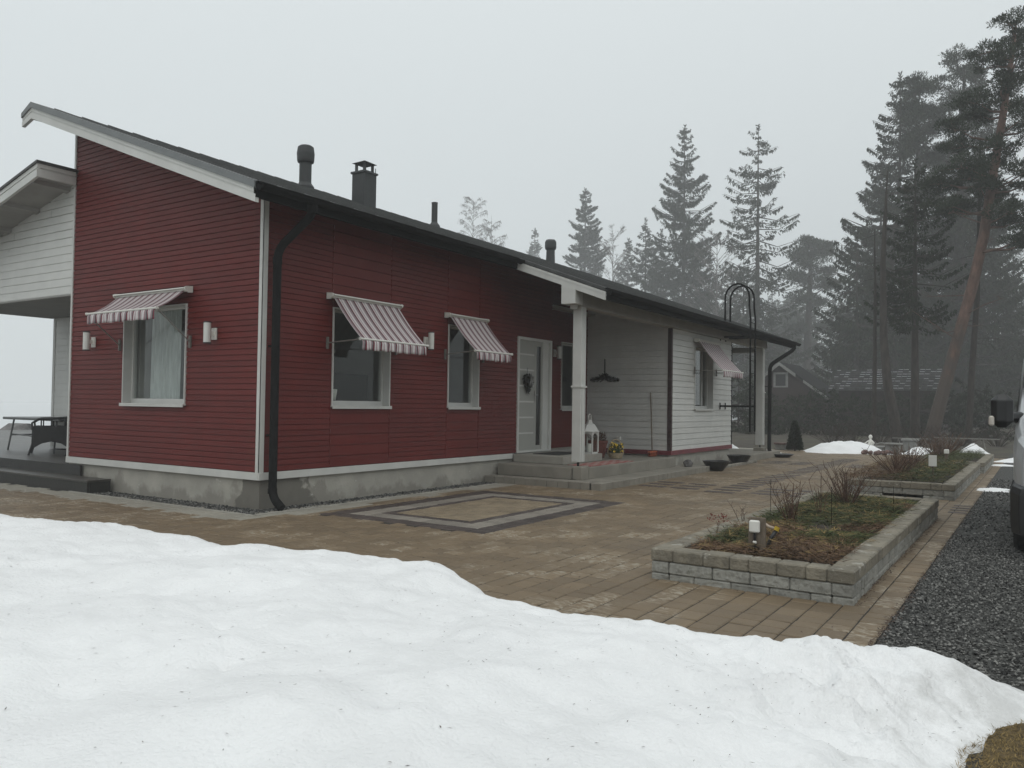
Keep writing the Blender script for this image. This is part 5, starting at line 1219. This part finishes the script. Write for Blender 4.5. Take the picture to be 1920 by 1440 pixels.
# ================================================================== TREES
def norm(A): return A/(np.linalg.norm(A, axis=-1, keepdims=True)+1e-9)
def spruce(x, y, H, R, label, seed, base=.12, dens=1., path=None, trunk=None, group='spruces behind the yard', m='needle', droop=.25, prof=.85, name='spruce_tree', gaps=.0, tr=None, spr=.17):
    r = np.random.default_rng(seed); tr = tr or H*.011+.03
    px = path or (lambda z: (0, 0)); fol = MB(); wood = MB()
    pts = []; 
    for i in range(13):
        z = H*i/12; o = px(z); pts.append((x+o[0], y+o[1], z))
    wood.tube(pts, [max(.01, tr*(1-i/12.4)) for i in range(13)], 9, True)
    z = H*base
    while z < H-.15:
        f = (z-H*base)/(H*(1-base)); rad_ = R*((1-f)**prof)*(1 if f > .08 else .75+.25*f/.08)+.12
        nb = int(r.integers(4, 8)*(.4+.6*dens)) if r.random() > gaps else 2
        for q in range(max(1, nb)):
            a = r.uniform(0, 6.28); L = rad_*r.uniform(.55, 1.15); o = px(z); p0 = np.array([x+o[0], y+o[1], z+r.uniform(-.15, .15)])
            up_ = (.55*f-droop)+r.normal(0, .08); tip = .28*(1-f)+.1
            n = max(8, int(L/.019*dens)); t = np.sort(r.uniform(.08, 1, n))**.85; dirn = np.array([math.cos(a), math.sin(a)]); lat = np.array([-dirn[1], dirn[0]])
            w = .30*L*(1-t)**.6*(t**.4)+.04; side = r.uniform(-1, 1, n)*w
            P = np.column_stack([p0[0]+dirn[0]*L*t+lat[0]*side, p0[1]+dirn[1]*L*t+lat[1]*side, p0[2]+L*(up_*t+tip*t*t-.10*np.sin(t*3.1))-np.abs(side)*.35])
            s_ = np.sign(side)[:, None]*lat[None]
            D = norm(np.column_stack([dirn[0]*.6+s_[:, 0]*.45+r.normal(0, .3, n), dirn[1]*.6+s_[:, 1]*.45+r.normal(0, .3, n), r.normal(-.75, .35, n)]))
            S = norm(np.cross(D, r.normal(0, 1, (n, 3)))); ls = spr*r.uniform(.5, 1.15, n)*(.65+.35*min(1, L))
            fol.blades(P, D, S, ls, ls*.20)
            k = n//2; D2 = norm(np.column_stack([r.normal(0, .2, k), r.normal(0, .2, k), -np.ones(k)])); S2 = norm(np.cross(D2, r.normal(0, 1, (k, 3))))
            fol.blades(P[k:k+k], D2, S2, ls[:k]*1.2, ls[:k]*.11)
            if L > .5:
                tt = (0, .5, 1); wood.tube([(p0[0]+dirn[0]*L*q_, p0[1]+dirn[1]*L*q_, p0[2]+L*(up_*q_+tip*q_*q_-.10*math.sin(q_*3.1))) for q_ in tt], [.012+.012*L, .010+.005*L, .004], 3, False)
        z += r.uniform(.24, .42)*(1.0 if dens >= 1 else 1.15)
    # leader
    n = 40; zz = H-r.uniform(0, .5, n); a = r.uniform(0, 6.28, n); P = np.column_stack([x+px(H)[0]+0*a, y+px(H)[1]+0*a, zz]); D = norm(np.column_stack([np.cos(a), np.sin(a), r.uniform(.2, 1.4, n)])); S = norm(np.cross(D, r.normal(0, 1, (n, 3)))); fol.blades(P, D, S, .16, .025)
    t = thing(name, label, 'tree', (x, y, 0), 0, group)
    obj('trunk', wood, trunk or M['bark'], t); obj('crown', fol, M[m], t); return t
def pine(path, radii, clumps, label, seed, bark='barkred', group='pines behind the yard', m='needle2', per=150, dead=6, spr=.13):
    """path: trunk points; clumps: (x, y, z, rx, rz)"""
    r = np.random.default_rng(seed); wood = MB(); fol = MB(); x, y = path[0][:2]
    P_ = [Vector(p) for p in path]; wood.tube(path, radii, 10, True)
    def at(z):
        for a, b_ in zip(P_[:-1], P_[1:]):
            if a.z <= z <= b_.z: return a.lerp(b_, (z-a.z)/(b_.z-a.z+1e-9))
        return P_[-1]
    for (cx, cy_, cz, rx, rz) in clumps:
        c = Vector((cx, cy_, cz)); zs = min(P_[-1].z-.2, cz-r.uniform(.2, .25+.35*rx)); s0 = at(zs); mid = s0.lerp(c, .5)+Vector((r.normal(0, .12), r.normal(0, .12), -.12))
        wood.tube([s0, mid, c], [.05+.015*rx, .035, .012], 4, False)
        nsub = int(8+9*rx)
        for q in range(nsub):                            # sub tufts give the crown its ragged plates
            d = norm(r.normal(0, 1, 3)); o = np.array([cx+d[0]*rx*r.uniform(.3, 1.), cy_+d[1]*rx*r.uniform(.3, 1.), cz+d[2]*rz*r.uniform(.2, 1)]); sr = r.uniform(.16, .34)*(.6+.4*rx)
            wood.tube([c-Vector((0, 0, .1)), Vector(o)], [.012, .005], 3, False)
            n = int(per*sr*3.0); dd = norm(r.normal(0, 1, (n, 3))); rr_ = sr*r.random(n)**.5; P = o+dd*rr_[:, None]*np.array([1.25, 1.25, .55])
            D = norm(dd*.7+np.array([0, 0, .55])+r.normal(0, .35, (n, 3))); S = norm(np.cross(D, r.normal(0, 1, (n, 3)))); ls = spr*r.uniform(.6, 1.2, n); fol.blades(P, D, S, ls, ls*.13)
    for k in range(dead):
        z = P_[0].z+(P_[-1].z)*r.uniform(.25, .75); s0 = at(z); a = r.uniform(0, 6.28); L = r.uniform(.6, 2.0); e = s0+Vector((math.cos(a)*L, math.sin(a)*L, r.uniform(-.1, .6)*L)); m1 = s0.lerp(e, .5)+Vector((0, 0, r.normal(0, .15)))
        wood.tube([s0, m1, e], [.03, .018, .006], 4, False)
        for q in range(5):
            p = m1.lerp(e, r.random()); d = Vector((r.normal(0, 1), r.normal(0, 1), r.normal(.2, .6))).normalized(); wood.tube([p, p+d*r.uniform(.2, .6)], [.008, .003], 3, False)
    t = thing('pine_tree', label, 'tree', (x, y, 0), 0, group)
    obj('trunk', wood, M[bark], t); obj('crown', fol, M[m], t); return t
def pix(u, v, x):                                        # real-world point on the plane X = x seen at a photo position (used for tree spacing)
    d = fw*FPX+rt*(u-960)-up*(v-720); k = (x-CAM.x)/d.x; p = CAM+d*k; return p
def TS(u, v, x): return 1.0 if v > 690 else (2.15 if u > 1560 else 2.7)      # size class of the tree
# spruces: x distance, photo column/row of the tip
def sp(u, v, x, R, label, seed, **k):
    s = k.pop('s', TS(u, v, x)); p = pix(u, v, x*s); t = spruce(0, 0, p.z/s, R, label, seed, **k)
    t.location = (x*s, p.y, 0); t.scale = (s, s, s); return t
sp(1284, 236, 37, 3.1, 'tall spruce with pointed top left of the roof ladder', 51, base=.10, dens=1.6, prof=.8)
sp(1422, 236, 35, 2.9, 'tall thin spruce with sparse drooping boughs right of the roof ladder', 52, base=.16, dens=.98, prof=.6, gaps=.15, droop=.42)
sp(1395, 470, 34, 2.0, 'shorter dense spruce under the thin drooping one', 53, base=.08, dens=1.5)
sp(1098, 354, 44, 3.0, 'regular dense spruce behind the last roof vent', 54, base=.06, dens=1.9, prof=.75, spr=.17)
sp(1003, 428, 52, 2.3, 'small hazy spruce top just above the roof', 55, base=.06, dens=1.5, spr=.17)
sp(1211, 408, 42, 2.2, 'lower spruce leaning in left of the tall pointed one', 56, base=.05, dens=1.6, spr=.17)
sp(1178, 448, 45, 1.9, 'hazy small spruce left of the pair by the roof', 57, base=.05, dens=1.6, spr=.17)
sp(1240, 430, 40, 2.4, 'broad spruce filling between the pointed spruces', 66, base=.05, dens=1.6, spr=.17)
sp(1330, 470, 41, 2.0, 'hazy spruce just left of the ladder hoops', 67, base=.05, dens=1.4, spr=.17)
sp(1688, 139, 31.5, 2.9, 'very tall dark spruce with pointed top at the right', 58, base=.14, dens=1.35, prof=.75, path=lambda z: (0, .55*math.exp(-((z-4.5)/3.0)**2)*.9-.5*math.exp(-z/1.8)))
sp(1716, 300, 30.5, 2.0, 'straight dark spruce trunk with boughs just right of the tallest spruce', 59, base=.42, dens=1.0, prof=.6, tr=.20, s=1.05)
sp(1607, 430, 29.5, 1.9, 'dark spruce with low sweeping boughs left of the tallest one', 60, base=.20, dens=.95, prof=.55, droop=.45, tr=.11)
sp(1790, 330, 35, 2.6, 'narrow dark spruce behind the straight pine', 77, base=.10, dens=1.2, prof=.6)
sp(1808, 372, 33, 3.0, 'broad dark spruce behind the leaning pine trunk', 61, base=.05, dens=1.3, prof=.6)
sp(1865, 470, 35, 2.6, 'dark spruce at the right edge above the van mirror', 62, base=.04, dens=1.2, prof=.6)
sp(1915, 560, 38, 2.6, 'hazy spruce at the right picture edge', 63, base=.03, dens=1.1, prof=.6, spr=.17)
sp(1652, 300, 37, 2.5, 'hazy full spruce left behind the tallest one', 79, base=.06, dens=1.5, prof=.7)
sp(1738, 440, 36, 2.4, 'hazy full spruce behind the straight trunk', 80, base=.05, dens=1.5, prof=.65)
sp(1842, 250, 38, 2.6, 'hazy tall spruce behind the leaning pine crown', 81, base=.08, dens=1.5, prof=.65)
sp(1590, 560, 40, 2.2, 'hazy spruce behind the young dark spruce', 82, base=.04, dens=1.4, prof=.7)
sp(1640, 540, 36, 2.3, 'mid height spruce between the trunks behind the tiled house view', 64, base=.06, dens=1.0, prof=.6)
sp(1760, 600, 37, 2.1, 'short dark spruce between straight trunk and leaning pine', 65, base=.03, dens=1.1, prof=.7)
sp(1448, 520, 50, 2.0, 'faint spruce tip between the thin spruce and the hazy pine', 68, base=.05, dens=.9, spr=.17)
sp(1575, 640, 40, 1.8, 'young dark spruce left of the tallest trees', 69, base=.03, dens=1.0, spr=.17)
for i, (u, v, x, R) in enumerate(((1262, 505, 43, 2.2), (1300, 520, 45, 2.0), (1365, 505, 42, 1.9), (1442, 575, 42, 1.8), (1160, 495, 50, 1.8), (1500, 560, 50, 2.0))):
    sp(u, v, x, R, 'hazy lower spruce '+('right of the broad spruce above the roof', 'between the pointed spruce and the ladder hoops', 'behind the ladder hoops', 'right of the ladder above the roof end', 'left of the small spruces above the roof', 'behind the round-crowned pine')[i], 500+i, base=.04, dens=1.5, prof=.7)
# pines
def pn(pts, x, radii, cl, label, seed, **k):
    s = k.pop('s', TS(pts[0][0], 0, x)); P = [pix(u, v, x*s) for u, v in pts]; Y0 = P[0].y; path = [(0, (p.y-Y0)/s, p.z/s) for i, p in enumerate(P)]; path[0] = (0, 0, -.1)
    C_ = []; r = np.random.default_rng(seed+100); sc = (Vector((x*s, Y0, 2))-CAM).length/FPX/s
    for (u, v, ru, rv) in cl:
        for dxx in ((0,) if k.get('thin') else (-1.1, 1.0)):
            p = pix(u+r.normal(0, 6), v+r.normal(0, 5), x*s); C_.append((dxx*r.uniform(.5, 1.1), (p.y-Y0)/s, p.z/s, ru*sc*r.uniform(.8, 1), rv*sc))
    k.pop('thin', None); t = pine(path, radii, C_, label, seed, **k); t.location = (x*s, Y0, 0); t.scale = (s, s, s); return t
pn([(1742, 832), (1768, 735), (1800, 620), (1825, 530), (1845, 440), (1860, 340), (1880, 220), (1900, 90), (1905, 45)], 31, [.29, .25, .22, .205, .19, .17, .14, .08, .03],
   [(1895, 60, 36, 20), (1860, 110, 34, 18), (1920, 130, 40, 20), (1880, 175, 44, 20), (1840, 205, 40, 18), (1925, 230, 44, 22), (1800, 250, 36, 16), (1870, 285, 44, 20), (1930, 330, 44, 20), (1810, 330, 44, 18), (1780, 395, 40, 14), (1900, 400, 44, 16), (1850, 360, 40, 14), (1765, 350, 34, 14), (1925, 450, 40, 16)],
   'big red-barked pine leaning right with a tall ragged crown', 71, per=190, dead=12, s=1.0)
pn([(1795, 830), (1793, 600), (1800, 400), (1805, 260), (1808, 130)], 34, [.24, .22, .18, .12, .04],
   [(1800, 130, 32, 14), (1825, 155, 30, 14), (1780, 175, 34, 14), (1810, 205, 44, 16), (1770, 235, 36, 14), (1835, 240, 40, 16), (1795, 290, 44, 16), (1750, 300, 30, 12), (1760, 430, 36, 12), (1830, 330, 40, 16), (1745, 372, 26, 10)], 'straight pine with a wide crown left of the leaning pine', 72, per=180, dead=8, bark='bark')
pn([(1705, 828), (1707, 600), (1712, 420), (1722, 300), (1715, 160)], 32.5, [.19, .18, .15, .10, .04], [(1712, 165, 22, 10), (1728, 190, 24, 11), (1700, 205, 24, 10), (1735, 225, 22, 10), (1715, 245, 24, 10), (1740, 285, 20, 9), (1700, 280, 20, 9)], 'slim pine whose crown touches the tallest spruce', 73, per=170, dead=6, bark='bark')
pn([(1512, 812), (1514, 640), (1518, 540), (1522, 455)], 43, [.25, .2, .14, .05], [(1520, 458, 26, 10), (1545, 470, 24, 10), (1500, 485, 26, 10), (1530, 505, 34, 12), (1500, 530, 30, 12), (1550, 540, 26, 11), (1520, 570, 34, 12), (1505, 610, 26, 10), (1548, 620, 22, 9)], 'hazy round-crowned pine between the ladder and the tall trees', 74, per=130, dead=4, bark='bark', spr=.17)
pn([(1475, 812), (1478, 640), (1480, 600)], 55, [.2, .15, .05], [(1480, 600, 24, 9), (1465, 630, 22, 9), (1490, 650, 20, 9)], 'faint low pine beside the gabled cottage', 75, per=110, dead=3, bark='bark', spr=.17)
for i, (pts, rr_, lab) in enumerate((([(1684, 832), (1676, 780), (1664, 720), (1657, 640), (1655, 500), (1660, 400), (1664, 320)], [.27, .24, .21, .18, .13, .08, .02], 'bare curved trunk at the edge of the yard left of the straight trunks'), ([(1638, 828), (1640, 700), (1641, 560), (1640, 430)], [.12, .10, .07, .02], 'thin bare trunk left of the curved one'), ([(1815, 830), (1822, 700), (1832, 560), (1836, 400), (1838, 260)], [.15, .14, .12, .08, .03], 'thick dark trunk behind the leaning pine'))):
    x = 30.5+i*1.1; rr_ = [q_*.9 for q_ in rr_]; P = [pix(u, v, x) for u, v in pts]; path = [(x, p.y, p.z) for p in P]; path[0] = (x, path[0][1], -.1)
    b = MB(); b.tube(path, rr_, 10); r = np.random.default_rng(80+i)
    for q in range(14):
        k = r.integers(1, len(path)-1); p = Vector(path[k]).lerp(Vector(path[min(k+1, len(path)-1)]), r.random()); a = r.uniform(0, 6.28); L = r.uniform(.3, 1.2)
        b.tube([p, p+Vector((math.cos(a)*L, math.sin(a)*L, r.uniform(-.3, .2)*L))], [.015, .004], 3, False)
    t = thing('bare_tree_trunk', lab, 'tree', (x, path[0][1], 0), 0, 'tree trunks at the edge of the yard'); obj('trunk', b, M['bark'], t)
# leafless birches
def birch(u, v, x, label, seed, n=26, H=None, spread=2.2, weep=.8, group='leafless trees behind the roof', tw=.010):
    p = pix(u, v, x); H = p.z; r = np.random.default_rng(seed); b = MB(); y = p.y; fine_ = MB()
    b.tube([(x, y, 0), (x+.1, y+.1, H*.5), (x, y, H*.97)], [.12, .08, .015], 6)
    for i in range(n):
        z = H*r.uniform(.35, .97); a = r.uniform(0, 6.28); L = spread*(1-(z/H))**.5*r.uniform(.6, 1.2)+.4; s0 = Vector((x+.05, y+.05, z)); 
        pts = [s0]
        for k in range(1, 6):
            s = k/5; pts.append(s0+Vector((math.cos(a)*L*s, math.sin(a)*L*s, L*(1.15*s-weep*s*s*.6))))
        b.tube(pts, [.035*(1-k/6) for k in range(6)], 4, False)
        for k in range(16):
            q = pts[r.integers(1, 5)].lerp(pts[5], r.random()); l = r.uniform(.4, 1.2); a2 = a+r.normal(0, 1.)
            m1 = q+Vector((math.cos(a2)*l*.35, math.sin(a2)*l*.35, l*.15)); e = m1+Vector((math.cos(a2)*l*.15, math.sin(a2)*l*.15, -l*.55*weep+l*.3*(1-weep)))
            fine_.tube([q, m1, e], [tw, tw*.7, tw*.4], 3, False)
            for _ in range(2):
                e2 = m1.lerp(e, r.random()); fine_.tube([e2, e2+Vector((r.normal(0, .12), r.normal(0, .12), -l*.35*weep+.1))], [tw*.6, tw*.3], 3, False)
    t = thing('leafless_birch', label, 'tree', (x, y, 0), 0, group); obj('trunk', b, M['birch'], t); obj('twigs', fine_, M['birch'], t); return t
birch(888, 362, 95, 'tall pale leafless birch above the roof', 91, 90, spread=5.2, tw=.022)
birch(922, 392, 98, 'second leafless birch just right of the tallest birch', 92, 70, spread=4.6, tw=.022)
birch(1150, 430, 88, 'leafless tree between the dense spruce and the small spruces', 93, 60, spread=4.2, weep=.2, tw=.02)
birch(1345, 440, 84, 'leafless tree between the two tallest spruces behind the roof', 94, 60, spread=4.6, weep=.2, tw=.02)
birch(1745, 420, 80, 'leafless tree in the gap left of the leaning pine', 95, 40, spread=4.2, weep=.3, tw=.015)
birch(1900, 430, 84, 'leafless hazy tree at the right edge', 96, 40, spread=4.2, weep=.4, tw=.015)
# undergrowth: bare bushes and saplings along the wood edge
r = np.random.default_rng(44)
GB = 'bare bushes at the wood edge'
lbs = ['left of the snow pile', 'behind the garden statue', 'behind the curved trunk', 'behind the trestle plank', 'at the foot of the leaning pine', 'right of the trestle']
for i, (u, x) in enumerate(((1560, 27), (1600, 28), (1650, 29.5), (1800, 29), (1720, 28), (1870, 30))):
    p = pix(u, 830, x); twig_bush(x, p.y, -.02, 45, .85, 1.3, 'brown leafless bush '+lbs[i], 'twigdark', 200+i, 'leafless_bush', 'bush', .008, GB, fork=5, n2=3)
lbs = ['behind the low house wall line near the cottage', 'right of the gabled cottage', 'below the hazy round pine', 'left of the tallest spruce', 'behind the statue under the tiled roof', 'behind the straight trunks', 'behind the leaning pine foot', 'at the right end above the snow', 'seen through the open house corner', 'seen left of the far post', 'between the far post and the cottage']
for i, (u, v, x, R) in enumerate(((1450, 735, 34, 1.5), (1500, 735, 33, 1.6), (1545, 725, 32, 1.7), (1600, 735, 33, 1.8), (1660, 740, 34, 1.8), (1720, 735, 34, 1.8), (1785, 730, 34, 1.9), (1850, 720, 34, 2.0), (1385, 700, 33, 1.5), (1410, 715, 34, 1.5), (1432, 740, 30, 1.1))):
    sp(u, v+4, x+6, R*1.15, 'low dark spruce thicket '+lbs[i], 300+i, base=.01, dens=1.0, prof=.35, group='low spruces of the undergrowth', name='young_spruce', spr=.17)
# far wood in the fog: one mass
fol = MB(); r = np.random.default_rng(77)
for i in range(46):
    x = r.uniform(150, 215); u = r.uniform(1120, 1990); p = pix(u, 740, x); H = r.uniform(7.5, 12.5)*(x/80)*(1 if u > 1420 else .8); R = r.uniform(3.2, 5)
    n = 1100; z = H*r.random(n)**.8; rr_ = R*(1-z/H)**.6*(.35+.75*r.random(n))*(1+.25*np.sin(z*4+i)); a = r.uniform(0, 6.28, n)
    P = np.column_stack([x+rr_*np.cos(a), p.y+rr_*np.sin(a), z]); D = norm(np.column_stack([np.cos(a), np.sin(a), r.normal(-.2, .5, n)])); S = norm(np.cross(D, r.normal(0, 1, (n, 3)))); fol.blades(P, D, S, r.uniform(.8, 1.5, n), .2)
tag(obj('distant_wood', fol, M['needle']), 'far wood standing as one grey mass in the fog', 'wood', kind='stuff')

# ================================================================== HAZE
b = MB(); b.box(-261, 261, -261, 261, -1.1, 50.0)
hz = obj('haze', b, M['snow']); hz.data.materials.clear()
hm = bpy.data.materials.new('fog_air'); hm.use_nodes = True; n_ = hm.node_tree; n_.nodes.clear()
ho_ = n_.nodes.new('ShaderNodeOutputMaterial'); pvn = n_.nodes.new('ShaderNodeVolumePrincipled')
pvn.inputs['Color'].default_value = (.97, .98, .985, 1); pvn.inputs['Density'].default_value = .0024; pvn.inputs['Anisotropy'].default_value = 0
n_.links.new(pvn.outputs[0], ho_.inputs['Volume']); hz.data.materials.append(hm); tag(hz, kind='stuff')
hz['label'] = 'pale fog filling the air'
cy.volume_step_rate = 1;
